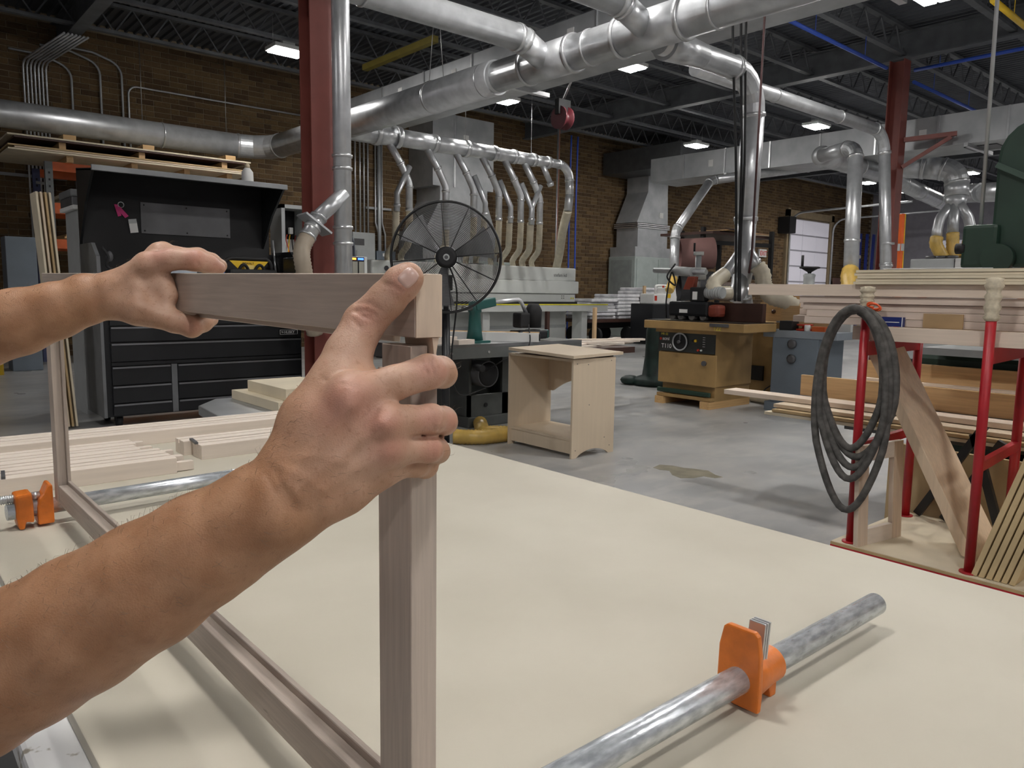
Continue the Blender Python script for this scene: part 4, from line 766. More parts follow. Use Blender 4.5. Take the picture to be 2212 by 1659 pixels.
# ---- shaper
t=thing('shaper','ochre spindle shaper with a dark control panel and handwheel','shaper',(7.4,5.15,0))
MB().box(7.05,7.78,4.78,5.53,.24,.84).build('body',tanp,t,bevel=.012); MB().box(7.10,7.78,4.80,5.51,.08,.24).build('lower_body',tanp,t); MB().box(7.03,7.06,4.82,5.54,.13,.18).build('foot_bar',dkgreen,t,bevel=.01); MB().box(7.02,7.1,4.80,5.53,.085,.12).build('ledge',tanp,t)
for y in (4.80,5.42): MB().box(7.0,7.8,y,y+.12,0,.08).build('skid',pineX,t)
MB().box(6.93,7.56,4.37,5.68,.86,.95).build('table_top',tanp,t,bevel=.008); MB().box(6.95,7.54,4.39,5.66,.95,.958).build('table_plate',M('shaper_iron',(.07,.06,.05),rough=.3,metal=.7),t); MB().box(7.0,7.8,4.75,5.56,.82,.86).build('rim',tanp,t)
cp=MB().box(7.025,7.05,4.78,5.535,.605,.825).build('control_panel',M('panel_charcoal',(.028,.030,.028),rough=.45),t,bevel=.004)
RT=(0,-1,0); UPV=(0,0,1)
lettering('scmi',wht_text,cp,(7.0245,5.478,.728),RT,UPV,.038,bold=.015); MB().lathe((7.025,5.503,.742),(-1,0,0),[(0,.016),(.002,.016)],14).build('emblem',redo,cp); lettering('T110',wht_text,cp,(7.0245,5.492,.640),RT,UPV,.048,bold=.01); lettering('MR 02',yel_text,cp,(7.0245,5.50,.785),RT,UPV,.026)
hw=MB().tube([V(7.0,5.22+.095*math.cos(a),.72+.095*math.sin(a)) for a in np.linspace(0,2*PI,33)[:-1]],.009,8,closed=True).build('handwheel',galv_dull,cp); MB().lathe((7.02,5.22,.72),(-1,0,0),[(0,.088),(.012,.088)],24).build('wheel_disc',blackm,hw); MB().cyl((7.01,5.22,.72),(6.97,5.22,.72),.018,n=12).build('wheel_hub',dkgrey,hw); MB().box(7.0,7.01,5.21,5.23,.72,.81).build('wheel_arm',dkgrey,hw)
for y,z,r,m in ((5.06,.74,.012,blackm),(5.02,.74,.016,yellow),(4.98,.64,.014,redo),(4.94,.64,.011,whitep)): MB().lathe((7.025,y,z),(-1,0,0),[(0,r),(.02,r*.9)],12).build('button',m,cp)
for i in range(5): MB().box(7.022,7.0255,4.90-.0,4.93,.68+.025*i,.684+.025*i).build('marking',wht_text,cp)
dr=MB().box(7.03,7.05,4.75,5.53,.245,.595).build('door',tanp,t,bevel=.006); MB().cyl((7.03,4.90,.50),(7.005,4.90,.50),.028,n=12).build('knob',dkgrey,dr)
lettering('122',yel_text,t,(6.9295,4.74,.872),RT,UPV,.045); MB().box(6.915,6.93,4.55,4.78,.91,.945).build('scale_bracket',dkgrey,t)
MB().box(7.35,7.42,4.42,5.50,.958,1.16).build('fence',brown,t,bevel=.006); MB().box(7.44,7.54,4.7,5.3,.958,1.12).build('fence_box',brown,t)
MB().box(7.76,7.782,4.82,4.9,.62,.76).build('side_plate',ltgrey,t)
k=thing('power_feeder','black and red power feeder with a grey motor on the shaper table','power feeder',(7.25,5.2,.96))
MB().box(7.16,7.30,4.98,5.52,1.0,1.17).build('roller_box',black,k,bevel=.03); MB().box(7.15,7.31,4.84,4.98,1.0,1.14).build('end_cap',M('feeder_red',(.22,.045,.025),rough=.45),k,bevel=.04); MB().box(7.18,7.28,5.05,5.25,1.17,1.33).build('gear_box',blackm,k,bevel=.02); MB().box(7.155,7.16,5.25,5.36,1.04,1.08).build('label_card',paper,k); MB().box(7.172,7.18,5.14,5.2,1.19,1.28).build('label_card',paper,k)
for y in (5.05,5.2,5.35,5.47): MB().cyl((7.17,y,1.0),(7.29,y,1.0),.04,n=16).build('roller',rubber,k)
mt=MB().cyl((7.23,5.05,1.27),(7.23,4.84,1.27),.062,n=18).build('motor',ltgrey,k); 
for i in range(6): MB().lathe((7.23,4.86+.03*i,1.27),(0,1,0),[(0,.068),(.012,.068)],18).build('fin',ltgrey,mt)
MB().prism([(5.22,1.3),(5.36,1.3),(5.3,1.45),(5.2,1.45)],(7.2,0,0),(0,1,0),(0,0,1),(.08,0,0)).build('swivel',MATS['feeder_red'],k,bevel=.015); MB().cyl((7.30,5.30,1.50),(7.36,5.58,1.52),.055,n=14).build('arm_clamp',ltgrey,k); MB().cyl((7.30,5.12,1.50),(7.36,5.9,1.53),.032,n=12).build('arm_tube',galv_dull,k); MB().cyl((7.48,5.36,.96),(7.48,5.36,1.72),.035,n=14).build('column',galv_dull,k); MB().box(7.42,7.54,5.28,5.44,1.42,1.56).build('clamp_block',whitep,k,bevel=.015); MB().cyl((7.48,5.36,1.70),(7.48,5.36,1.74),.06,n=14).build('cap',whitep,k); MB().cyl((7.45,5.4,1.74),(7.45,5.4,1.84),.012,n=8).build('crank',blackm,k)
MB().tube(spline([(7.3,5.55,1.6),(7.22,5.6,1.45),(7.25,5.5,1.35),(7.3,5.6,1.5),(7.25,5.62,1.2),(7.3,5.65,.97)],6),.010,6).build('cord',blackm,k)
k=thing('dust_bag','dark green cloth bag slumped behind the shaper','bag',(8.3,6.6,0)); MB().lathe((8.3,6.6,0),(0,0,1),[(0,.26),(.04,.30),(.10,.27),(.14,.16),(.4,.13),(.75,.12),(.85,.10)],18).build('bag',M('green_cloth',(.012,.03,.024),rough=.55,var=.4,scale=6,bump=.6,bscale=9),k); MB().ball((8.1,6.85,.06),.14,12,(1,1,.5)).build('bag_fold',MATS['green_cloth'],k)
# second ochre machine behind
t=thing('ochre_machine','second ochre machine with a wooden fence behind the shaper','machine',(8.85,4.95,0))
MB().box(8.50,9.2,4.62,5.35,0,.84).build('body',tanp,t,bevel=.01); MB().box(8.36,9.35,4.58,5.55,.84,.93).build('table_top',tanp,t,bevel=.006); MB().box(8.75,8.78,4.60,5.3,.93,1.16).build('fence',pineY,t); MB().bar((8.5,4.72,.95),(8.75,4.76,1.16),.03,.03).build('fence_brace',pineY,t); MB().box(8.36,9.1,4.80,4.84,.93,.95).build('rail',galv_dull,t)
for y in (4.9,5.1): MB().lathe((8.75,y,1.05),(-1,0,0),[(0,.02),(.03,.025),(.04,.01)],10).build('star_knob',brown,t)
MB().box(8.47,8.50,5.05,5.25,.2,.38).build('socket',blackm,t); MB().tube(spline([(8.49,4.75,.5),(8.45,4.7,.3),(8.4,4.95,.12),(8.2,4.9,.01)],6),.008,6).build('cord',blackm,t)
mb=MB(); ribbed(mb,spline([(8.0,4.9,.07),(7.95,4.6,.07),(8.0,4.35,.07)],8),.065,.035,.12,14); tag(mb.build('flex_hose',hosec),'cream ribbed hose on the floor between shaper and grey machine','hose','ribbed dust hoses')
k=thing('pegged_board','pale wooden board with two pegs behind the cream hose','board',(9.2,5.2,.93)); MB().box(9.15,9.18,4.9,5.5,.93,1.25).build('board',pineY,k); 
for y in (5.1,5.3): MB().cyl((9.165,y,1.25),(9.165,y,1.36),.018,n=8).build('peg',pineZ,k)
# grey machine
t=thing('grey_saw','blue-grey machine with two black knobs and a light table','machine',(7.85,4.15,0))
MB().box(7.58,8.15,3.90,4.42,.10,.80).build('body',bluegrey,t,bevel=.01); MB().box(7.54,8.19,3.86,4.46,0,.10).build('base',bluegrey,t,bevel=.006); MB().box(7.58,8.3,3.70,4.54,.80,.88).build('table_top',M('blue_grey_top',(.24,.27,.30),rough=.4),t,bevel=.008)
for z in (.74,.58): MB().lathe((7.58,4.18,z),(-1,0,0),[(0,.045),(.03,.05),(.04,.03)],16).build('knob',dkgrey,t)
MB().box(7.9,7.95,3.72,3.95,.88,1.06).build('fence',whitep,t); MB().box(7.86,7.9,3.9,4.5,.88,1.14).build('wood_fence',pineY,t)
k=thing('cutter_head','red and black cutter tooling lying on the grey machine','tool',(7.7,4.1,.88)); MB().lathe((7.7,4.12,.88),(0,0,1),[(0,.09),(.02,.09),(.025,.03),(.05,.03),(.055,.085),(.07,.085)],20).build('cutter',redo,k); MB().box(7.62,7.72,3.86,4.0,.88,.93).build('pot',orangeb,k); MB().box(7.6,7.75,4.22,4.36,.88,.98).build('motor',blackm,k)
tag(MB().lathe((7.62,4.05,.88),(0,0,1),[(0,.03),(.06,.03),(.065,.025)],14).build('glue_pot',paper),'small white and orange pot on the grey machine','pot')
# hand wheel column
cx,cy=pd(1748,600,10.6)[:2]; zt=pd(1748,594,10.6)[2]
t=thing('mortiser','grey machine column topped by a black handwheel, behind the cart lumber','machine',(cx,cy,0))
MB().box(cx-.25,cx+.25,cy-.2,cy+.2,0,.9).build('base',ltgrey,t,bevel=.01); MB().lathe((cx,cy,.9),(0,0,1),[(0,.1),(.2,.1),(.22,.075),(zt-.94,.075),(zt-.90,.085),(zt-.88,.06)],20).build('column',ltgrey,t)
w_=MB().tube([V(cx+.125*math.cos(a),cy+.125*math.sin(a),zt+.10) for a in np.linspace(0,2*PI,25)[:-1]],.013,8,closed=True).build('handwheel',blackm,t); MB().lathe((cx,cy,zt+.02),(0,0,1),[(0,.02),(.02,.03),(.07,.115),(.075,.02)],16).build('wheel_web',blackm,w_); MB().cyl((cx-.06,cy+.08,zt+.1),(cx-.06,cy+.08,zt+.27),.018,n=10).build('crank_handle',blackm,w_)
MB().box(cx-.16,cx+.1,cy-.1,cy+.12,zt-.55,zt-.35).build('head',ltgrey,t,bevel=.02)
# belt rack
t=thing('belt_rack','dark steel rack holding wide sanding belts and boards by the brick wall','rack',(13.6,9.6,0))
for x,y in ((13.1,9.3),(13.6,10.2),(15.0,8.9),(15.0,10.2)): MB().box(x-.04,x+.04,y-.04,y+.04,0,2.6).build('post',blackm,t)
MB().bar((13.1,9.3,2.3),(15.0,8.9,2.3),.05,.08).build('beam',blackm,t); MB().bar((13.1,9.3,1.62),(15.0,8.9,1.62),.05,.08).build('beam',blackm,t); MB().box(13.0,15.2,9.0,10.3,2.45,2.5).build('shelf',brown,t); MB().box(13.4,15.2,8.9,10.1,1.45,1.5).build('shelf',M('shelf_pale',(.32,.25,.22)),t)
def belt(z,r,m,lb):
    c_=pd(1503,z,14.6); MB().bar((c_[0]-.1,c_[1]+.1,c_[2]+r-.045),(13.1,9.3,c_[2]+r-.045),.05,.05).build('belt_arm',blackm,t)
    a=pd(1466,z,14.6); b=pd(1540,z-3,14.6); o=MB().cyl(a,b,r,n=28,cap=False); 
    o.cyl(a,b,r-.01,n=28,cap=False); tag(o.build('sanding_belt',m,fixn=False),lb,'sanding belt','wide sanding belts on the rack')
belt(550,.30,M('belt_brown',(.20,.105,.095),rough=.7,var=.06),'brown wide sanding belt roll, upper of the two'); belt(620,.27,M('belt_black',(.02,.02,.022),rough=.6),'black wide sanding belt roll under the brown one')
for i in range(4): tag(MB().obox((14.2+.1*i,9.4,2.515+.02*i),(.9,.1*(i-1.5),0),(-.05,.3,0),(0,0,.009)).build('panel',[plyf,brown,pineX,brown][i]),'thin panel on top of the belt rack, %s from the bottom'%ORD[i],'panel','panels on the belt rack')
k=thing('exit_sign','small white and red exit sign by the overhead door','sign',(24.5,15.3,1.9)); q=py_(1645,547,15.36); MB().box(q[0]-.24,q[0]+.24,15.3,15.37,q[2]-.14,q[2]+.14).build('plate',paper,k); lettering('EXIT',M('exit_red',(.6,.03,.03),var=0),k,(q[0]-.20,15.298,q[2]-.08),(1,0,0),(0,0,1),.16,bold=.02)
# ---- blue sheets, far clutter
for i in range(4):
    x=31.0+.35*i; o=MB().obox((x,14.7-.1*i,1.9),(.10,0,0),(0,.02,0),(.12*(i-2)*.2,0,1.9)).build('blue_sheet',bluetarp); tag(o,'tall blue sheet leaning in the far corner, %s from the left'%ORD[i],'sheet','blue sheets in the far corner')
tag(MB().obox((30.9,15.1,1.0),(.5,0,0),(0,.02,0),(0,.1,1.0)).build('brown_panel',M('brown_panel',(.16,.09,.075),rough=.6)),'brown panel leaning on the bricks right of the overhead door','panel')
# ---- white sander
t=thing('wide_sander','white wide-belt sander under three amber hoses','sander',(15.6,5.6,0))
MB().box(15.05,16.6,5.28,6.05,.1,1.96).build('body',ltgrey,t,bevel=.02); MB().box(15.04,16.6,5.10,5.28,.1,1.96).build('end_panel',paper,t,bevel=.02); MB().box(15.2,16.4,5.2,6.0,0,.1).build('plinth',dkgrey,t); MB().box(15.035,15.05,5.28,5.29,.6,1.95).build('door_gap',dkgrey,t); MB().box(15.1,15.5,5.09,5.10,1.85,1.95).build('blue_band',bluep,t); bl_=M('blue_lettering',(.05,.06,.3),var=0); MB().tube([V(15.20+.06*math.cos(a),5.096,1.66+.10*math.sin(a)) for a in np.linspace(1.2,5.0,10)],.012,6).build('emblem',bl_,t)
for i in range(4): MB().box(15.23+.06*i,15.27+.06*i,5.094,5.10,1.64,1.69+.01*(i%2)).build('marking',bl_,t)
for y in (5.42,5.60,5.78): MB().cyl((15.3,y,1.96),(15.3,y,2.02),.1,n=16).build('hose_port',dkgrey,t)
# orange level leaning on the far column
k=thing('spirit_level','orange spirit level standing against the far red column','level',(13.8,5.65,0)); a=pd(1942,640,13.0); b=pd(1949,462,12.9); MB().bar((a[0],a[1],.0),b,.05,.07).build('body',redo if False else M('level_orange',(.75,.13,.02),rough=.45),k); MB().bar((a[0]+.04,a[1]-.03,.0),b+V(.04,-.03,0),.015,.03).build('edge',yellow,k); MB().box(b[0]-.04,b[0]+.03,b[1]-.06,b[1]+.02,b[2]-.62,b[2]-.5).build('vial_window',ltgrey,k)
# ---- green bandsaw
t=thing('bandsaw','big dark green bandsaw at the right edge behind the cart','bandsaw',(5.1,1.1,0))
hp=[(1.53,1.42),(1.53,2.02)]+[(1.53-.20*(1-math.cos(a)),2.02+.20*math.sin(a)) for a in np.linspace(.3,PI/2,5)]+[(.55,2.24),(.45,2.1),(.45,1.42)]
MB().prism(hp,(4.85,0,0),(0,1,0),(0,0,1),(.22,0,0)).build('upper_housing',dkgreen,t,bevel=.02); MB().bar((4.83,1.52,1.98),(4.83,1.30,1.86),.04,.03).build('rib',M('green_rib',(.05,.09,.07)),t)
MB().box(4.9,5.25,.35,.75,.2,2.0).build('spine',dkgreen,t,bevel=.03); MB().box(4.6,5.5,.55,1.75,.93,.97).build('table',M('saw_iron2',(.34,.36,.36),rough=.35,metal=.7),t); MB().box(4.85,5.2,.45,1.9,.05,.93).build('lower_housing',dkgreen,t,bevel=.04); MB().box(4.8,5.3,.4,1.8,0,.05).build('base',blackm,t)
MB().cyl((4.775,1.47,1.47),(4.84,1.47,1.47),.08,n=24).build('guide_wheel',dkgreen,t); MB().box(4.80,4.92,1.48,1.66,1.42,1.66).build('guide_block',dkgreen,t,bevel=.02); MB().cyl((4.82,1.69,1.53),(4.82,1.64,1.53),.03,n=12).build('knob',blackm,t); MB().box(4.88,4.94,1.26,1.38,1.0,1.42).build('blade_guard',orangeb,t); MB().cyl((4.9,1.60,1.65),(4.95,1.66,5.2),.012,n=6).build('cable',galv_dull,t)
# ================================================================== workbench and what lies on it
TZ=.78
t=thing('workbench','large workbench topped with a pale MDF sheet','workbench',(.77,1.1,0))
MB().box(.155,1.38,-.45,2.62,TZ-.019,TZ).build('mdf_top',mdf,t,bevel=.0015)
edgew=M('worn_white_edge',(.70,.70,.70),rough=.5,col2=(.30,.27,.22),scale=26,ramp=(.60,.64),var=.1)
MB().box(.105,1.36,-.45,2.60,TZ-.06,TZ-.0195).build('white_slab',edgew,t,bevel=.006)
MB().box(.30,1.30,-.35,2.5,.08,TZ-.06).build('carcass',M('bench_navy',(.016,.020,.034),rough=.5),t); MB().box(.36,1.24,-.25,2.4,0,.08).build('plinth',blackm,t)
# ---- machined boards on the far end of the bench
def mboard(x0,x1,y0,y1,lb,tenon=True,h=.04):
    k=thing('machined_board',lb,'board',((x0+x1)/2,(y0+y1)/2,TZ),'machined boards on the bench')
    w_=y1-y0
    prof=[(y0,0),(y1,0),(y1,h),(y0+w_*.66,h),(y0+w_*.66,h-.010),(y0+w_*.52,h-.010),(y0+w_*.52,h),(y0,h)]
    MB().prism(prof,(x0,0,TZ),(0,1,0),(0,0,1),(x1-x0,0,0)).build('board',mapX,k,bevel=.0008,seg=1)
    if tenon:
        MB().box(x1,x1+.045,y0+.012,y0+w_*.45,TZ+.002,TZ+h-.016).build('tenon',mapX,k); MB().box(x1,x1+.03,y0+w_*.6,y1-.008,TZ+.002,TZ+h-.006).build('tenon',mapX,k)
mboard(-.35,.600,1.985,2.056,'front board of the left row, with a cut tenon at its right end')
mboard(-.35,.600,2.068,2.139,'second board of the left row, just behind the front tenoned board')
mboard(-.40,.560,2.151,2.222,'third board of the left row behind the metal pipe')
mboard(-.40,.570,2.234,2.305,'fourth board of the left row, ending level with its neighbour')
mboard(-.40,1.33,2.40,2.470,'long board spanning the bench behind the shorter rows',False)
mboard(-.40,1.33,2.484,2.556,'rearmost long board on the far edge of the bench',False)
mboard(.70,1.34,2.10,2.170,'near board of the right pair, its grooved end facing left',False)
mboard(.68,1.34,2.184,2.256,'rear board of the right pair behind the near one',False)
for i,(x,y) in enumerate(((.70,2.16),(.235,2.02))):
    tag(MB().obox((x,y,TZ+.043),(.004,.035,0),(-.004,.001,0),(0,0,.003)).build('pencil_mark_strip',dkgrey),['small dark metal strip on the end of the right board pair','small dark metal strip at the left end of the front board'][i],'strip')
# ---- face frame being assembled
FX,TH=.280,.0215
k=thing('face_frame','large maple face frame standing on two pipe clamps, held by both hands','frame',(FX,1.05,TZ+.0505))
ZB_=TZ+.0505; tl=.0110/1.27       # the top rail rises a little towards the far end
def railz(y): return 1.2185+tl*(y-.42)
LIP=.006
b=MB(); b.box(FX,FX+TH-LIP,.469,1.650,ZB_,ZB_+.036); b.box(FX+TH-LIP,FX+TH,.469,1.650,ZB_,ZB_+.043); b.build('bottom_rail',frm['Y'],k,bevel=.0007,seg=1)
b=MB(); b.box(FX,FX+TH,.426,.469,ZB_,1.196); b.box(FX,FX+.0135,.426,.463,1.1958,1.213); b.box(FX+.0165,FX+TH,.426,.469,1.1958,1.199); b.prism([(FX+.0165,1.199),(FX+TH,1.199),(FX+TH-.001,1.214),(FX+TH-.0025,1.214)],(0,.426,0),(1,0,0),(0,0,1),(0,.030,0)); b.build('near_stile',frm['Z'],k,bevel=.0006,seg=1)
b=MB(); b.box(FX,FX+TH-LIP,1.655,1.692,ZB_,1.236); b.box(FX+TH-LIP,FX+TH,1.648,1.692,ZB_,1.236); b.build('far_stile',frm['Z'],k,bevel=.0007,seg=1)
y0,y1=.421,1.694
def rz(y,dz): return railz(y)+dz
b=MB()
def sheared(b,x0,x1,ya,yb,d0,d1): b.add([(x0,ya,rz(ya,d0)),(x1,ya,rz(ya,d0)),(x1,yb,rz(yb,d0)),(x0,yb,rz(yb,d0)),(x0,ya,rz(ya,d1)),(x1,ya,rz(ya,d1)),(x1,yb,rz(yb,d1)),(x0,yb,rz(yb,d1))],[(0,3,2,1),(4,5,6,7),(0,1,5,4),(1,2,6,5),(2,3,7,6),(3,0,4,7)])
sheared(b,FX,FX+TH,y0,y1,0,.0425); sheared(b,FX+TH-LIP,FX+TH,.472,1.648,-.0062,.0005); b.build('top_rail',frm['Y'],k,bevel=.0007,seg=1)
b=MB(); b.prism([(FX+.0140,1.219),(FX+.0195,1.219),(FX+.0160,1.2015)],(0,.4215,0),(1,0,0),(0,0,1),(0,.034,0)); b.build('tongue',endg,k)
b=MB(); b.box(FX+.0004,FX+TH-.0004,.4203,.4213,railz(.42)+.0005,railz(.42)+.042); b.build('end_grain_face',endg,k)
# ---- pipe clamps
def pipe_clamp(label,y,xa,xb,tail=None,head=None,rot=0.):
    k=thing('pipe_clamp',label,'clamp',((xa+xb)/2,y,TZ),'pipe clamps under the frame'); zc=TZ+.0345; R=.0155
    f=lambda x: y+rot*(x-.28)
    MB().tube([(xa,f(xa),zc),(xb,f(xb),zc)],R,28).build('pipe',pipe_steel,k); MB().tube([(xb+.0003,f(xb),zc),(xb+.0012,f(xb),zc)],R*.78,20).build('pipe_bore',M('bore_grey',(.25,.25,.25),rough=.6),k)
    if tail:
        x=tail; T=MB()
        # face plate, tapering upwards, with foot
        prof=[(-.026,-.0345+.004),(.026,-.0345+.004),(.028,-.010),(.027,.035),(.022,.058),(.017,.062),(-.017,.062),(-.022,.058),(-.026,.035),(-.027,-.010)]
        T.prism([(a,b) for a,b in prof],(x-.006,f(x),zc),(0,1,0),(0,0,1),(.008,0,0)); j=T.build('jaw_plate',orange,k,bevel=.0022)
        B=MB().lathe((x,f(x),zc),(1,0,0),[(0,.026),(.02,.0245),(.045,.0215),(.062,.0215)],26); B.build('jaw_body',orange,k,bevel=.001)
        L=MB().prism([(0,-.0345),(.010,-.0345),(.020,-.014),(.040,-.014),(.046,-.0345),(.058,-.0345),(.060,.0),(0,.0)],(x,f(x)-.012,zc),(1,0,0),(0,0,1),(0,.024,0)); L.build('jaw_feet',orange,k,bevel=.002)
        MB().prism([(0,.015),(.018,.015),(.006,.058),(0,.058)],(x+.001,f(x)-.010,zc),(1,0,0),(0,0,1),(0,.020,0)).build('jaw_rib',orange,k,bevel=.003)
        for i in range(3): MB().obox((x+.022+.005*i,f(x)-.003,zc+.034),(.0016,0,0),(0,.0105,0),(.003,0,.028)).build('clutch_plate',galv_lt,k,bevel=.001)
    if head:
        x=head
        MB().prism([(-.004,-.030),(.024,-.030),(.024,-.016),(.024,.004),(.0235,.047),(.016,.049),(.008,.030),(.0,.020),(-.004,.006)],(x-.026,f(x)-.023,zc),(1,0,0),(0,0,1),(0,.046,0)).build('moving_jaw',orange,k,bevel=.004)
        MB().prism([(-.060,-.0345),(-.050,-.0345),(-.048,-.020),(-.034,-.024),(-.034,.012),(-.036,.036),(-.064,.034),(-.064,-.010)],(x-.002,f(x)-.024,zc),(1,0,0),(0,0,1),(0,.048,0)).build('fixed_head',orange,k,bevel=.005)
        MB().lathe((x-.036,f(x),zc+.024),(1,0,0),[(0,.008),(.014,.008)],14).build('screw_neck',galv_lt,k)
        sp=[]; n=150
        MB().tube([V(x-.064-.0012*i,f(x),zc+.024) for i in range(n)],[.0072 if i%3 else .0095 for i in range(n)],14).build('screw',galv_lt,k)
        MB().cyl((x-.23,f(x)-.05,zc+.024),(x-.23,f(x)+.05,zc+.024),.005,n=10).build('crank_handle',galv_lt,k)
pipe_clamp('pipe clamp on the right with its orange tail stop and free pipe end',.4525,.05,1.080,tail=.742,rot=-.008)
pipe_clamp('pipe clamp on the left with its orange screw head against the frame',1.712,.20,1.05,head=.279,rot=.06)
# ---- bench-side machine with two blocks, between bench and chest
t=thing('jointer','low grey machine table between workbench and tool chest','machine',(1.75,3.7,0))
MB().prism([(1.16,3.24),(1.20,3.62),(1.34,3.80),(2.2,3.80),(2.2,3.18),(1.30,3.14)],(0,0,.655),(1,0,0),(0,1,0),(0,0,.045)).build('table_top',M('jointer_iron',(.36,.37,.37),rough=.35,metal=.6),t,bevel=.006); MB().box(1.45,2.1,3.25,3.75,0,.655).build('body',ltgrey,t,bevel=.02)
for i,(b,lb) in enumerate((((1.41,1.78,3.21,3.76,.7005,.745),'wide pale block on the grey machine table beyond the bench'),((1.46,1.74,3.24,3.68,.7455,.798),'narrower pale block stacked on the wide one beyond the bench'))): tag(MB().box(*b).build('wood_block',sheet,bevel=.002),lb,'block','blocks beyond the bench')
# ================================================================== lumber cart on the right
t=thing('lumber_cart','red lumber cart with cloth-topped posts','cart',(3.65,.5,0)); CX0,CX1,CY0,CY1=3.225,3.98,-.75,1.545
MB().box(CX0-.001,CX1,CY0,CY1,.100,.1575).build('frame',redpaint,t); MB().box(CX0,CX1,CY0,CY1,.158,.170).build('deck',mdfd,t); MB().box(CX0+.002,CX1-.002,CY0,CY1-.002,.170,.173).build('deck_face',sheet,t)
for x in (3.35,3.85):
    for y in (-.6,1.4): MB().cyl((x-.02,y,.048),(x+.02,y,.048),.048,n=16).build('caster',blackm,t)
posts=[(3.275,1.480,1.29),(3.275,1.005,1.325),(3.275,-.55,1.3),(3.90,1.500,1.30),(3.90,1.055,1.30),(3.90,-.55,1.3)]
cloth=M('cream_cloth',(.58,.51,.38),rough=.9,var=.12,scale=60,bump=.8,bscale=70)
for i,(x,y,h) in enumerate(posts):
    MB().cyl((x,y,.173),(x,y,h-.03),.0185 if i<3 else .02,n=16).build('post',redpaint,t); MB().lathe((x,y,.173),(0,0,1),[(0,.035),(.006,.035)],16).build('post_foot',redpaint,t)
    z0=1.205 if i!=1 else 1.165
    P=[]; n=12
    for j in range(n+1):
        z=z0+(h-z0)*j/n; P.append((z-z0,.027+.004*math.sin(j*2.1)+(.004 if j>n-3 else 0)-(.006 if j==0 else 0)))
    if i<2: MB().lathe((x,y,z0),(0,0,1),P+[(h-z0+.004,.012)],14).build('cloth_wrap',cloth,t)
for (x0,y0_),(x1,y1_) in (((3.275,1.48),(3.90,1.50)),((3.275,1.005),(3.90,1.055)),((3.275,-.55),(3.90,-.55))):
    for z in (.60,1.03): MB().bar((x0,y0_,z),(x1,y1_,z),.025,.04 if z<1 else .06).build('cross_bar',redpaint,t)
MB().box(3.30,3.34,CY0,1.545,1.065,1.125).build('bearer',mapY,t,bevel=.002); MB().box(3.82,3.86,CY0,1.545,1.065,1.125).build('bearer',mapY,t,bevel=.002)
MB().box(3.2235,3.225,1.36,1.42,.10,.12).build('label_card',paper,t)
# boards stacked on the cart
n=0
LB=['bottom','second','third','fourth','fifth']
for l in range(4):
    z=1.1255+l*.0315
    for j in range(4):
        x0=3.37+j*.125+.006*((l*7+j*3)%3); yend=x0*.528+.02*((l*5+j*3)%4)+(.03 if l==0 else 0)
        o=MB().box(x0,x0+.118,-.72,yend,z,z+.0305).build('maple_board',stackm,bevel=.0012,seg=1); tag(o,'maple board in the %s layer on the cart, %s from the front'%(LB[l],ORD[j]),'board','maple boards on the cart')
z=1.1255+4*.0315
o=MB().box(3.36,3.48,-.72,2.105,z,z+.052).build('maple_board',mapY,bevel=.0015); tag(o,'longest thick maple board on the cart, sticking out left','board','maple boards on the cart')
for j in range(3): o=MB().box(3.49+.125*j,3.605+.125*j,-.72,1.82,z,z+.05).build('maple_board',mapY,bevel=.0015); tag(o,'thick maple board on top of the stack, %s behind the longest one'%ORD[j],'board','maple boards on the cart')
z+=.0525
for i in range(5): o=MB().box(3.34+.004*(i%2),3.86,-.72,1.575-.008*(i%3),z+i*.0125,z+i*.0125+.0115).build('thin_sheet',sheet); tag(o,'thin pale sheet on top of the cart lumber, %s from its bottom'%ORD[i],'sheet','thin sheets on the cart lumber')
tag(MB().obox((3.46,1.28,z+.0665),(.07,.02,0),(-.03,.20,0),(0,0,.0012)).build('plastic_film',M('clear_film',(.7,.72,.75),rough=.12,bump=.6,bscale=40)),'crumpled shiny plastic film on the cart lumber','film')
tag(MB().box(3.355,3.365,1.13,1.28,1.126,1.185).build('card_piece',cardb),'small tan cardboard piece propped on the cart bearer','cardboard')
k=thing('blue_box','small dark blue card box behind the hose coil','box',(3.35,1.40,1.126)); MB().box(3.345,3.366,1.355,1.45,1.126,1.166).build('box',M('blue_card',(.015,.03,.16),rough=.4),k); MB().box(3.3435,3.345,1.357,1.36,1.126,1.166).build('edge_band',paper,k); MB().box(3.3435,3.345,1.37,1.43,1.143,1.146).build('marking',wht_text,k)
# hose coil on the front post
path=[]; loops=[(.160,.565,1.200,3.238),(.150,.520,1.195,3.222),(.145,.470,1.205,3.210),(.155,.330,1.200,3.200),(.13,.60,1.19,3.228)]
for li,(hw,zb,zt,x) in enumerate(loops):
    for a in np.linspace(0,2*PI,40)[:-1]:
        nx=loops[(li+1)%len(loops)][3]; f=a/(2*PI); zc=(zt+zb)/2; h=(zt-zb)/2
        yy=1.487+.012*(li-2)*.5+hw*math.sin(a)*(1 if math.cos(a)>-.3 else (1-.25*(-math.cos(a)-.3)/.7)); path.append(V(x*(1-f)+nx*f if li<len(loops)-1 else x,yy+.02*math.cos(a)*.5,zc+h*math.cos(a)))
tag(MB().tube(path,.0155,12).build('hose_coil',rubber),'coiled dark grey air hose hanging on the front cart post','hose')
mb=MB(); c=V(3.24,1.435,1.21)
for i,(r,tilt) in enumerate(((.022,.2),(.026,.9))): mb.tube([c+V(.004*i,r*math.cos(a)*1.1,r*.5*math.sin(a)+tilt*.01*math.cos(a)) for a in np.linspace(0,2*PI,20)[:-1]],.004,6,closed=True)
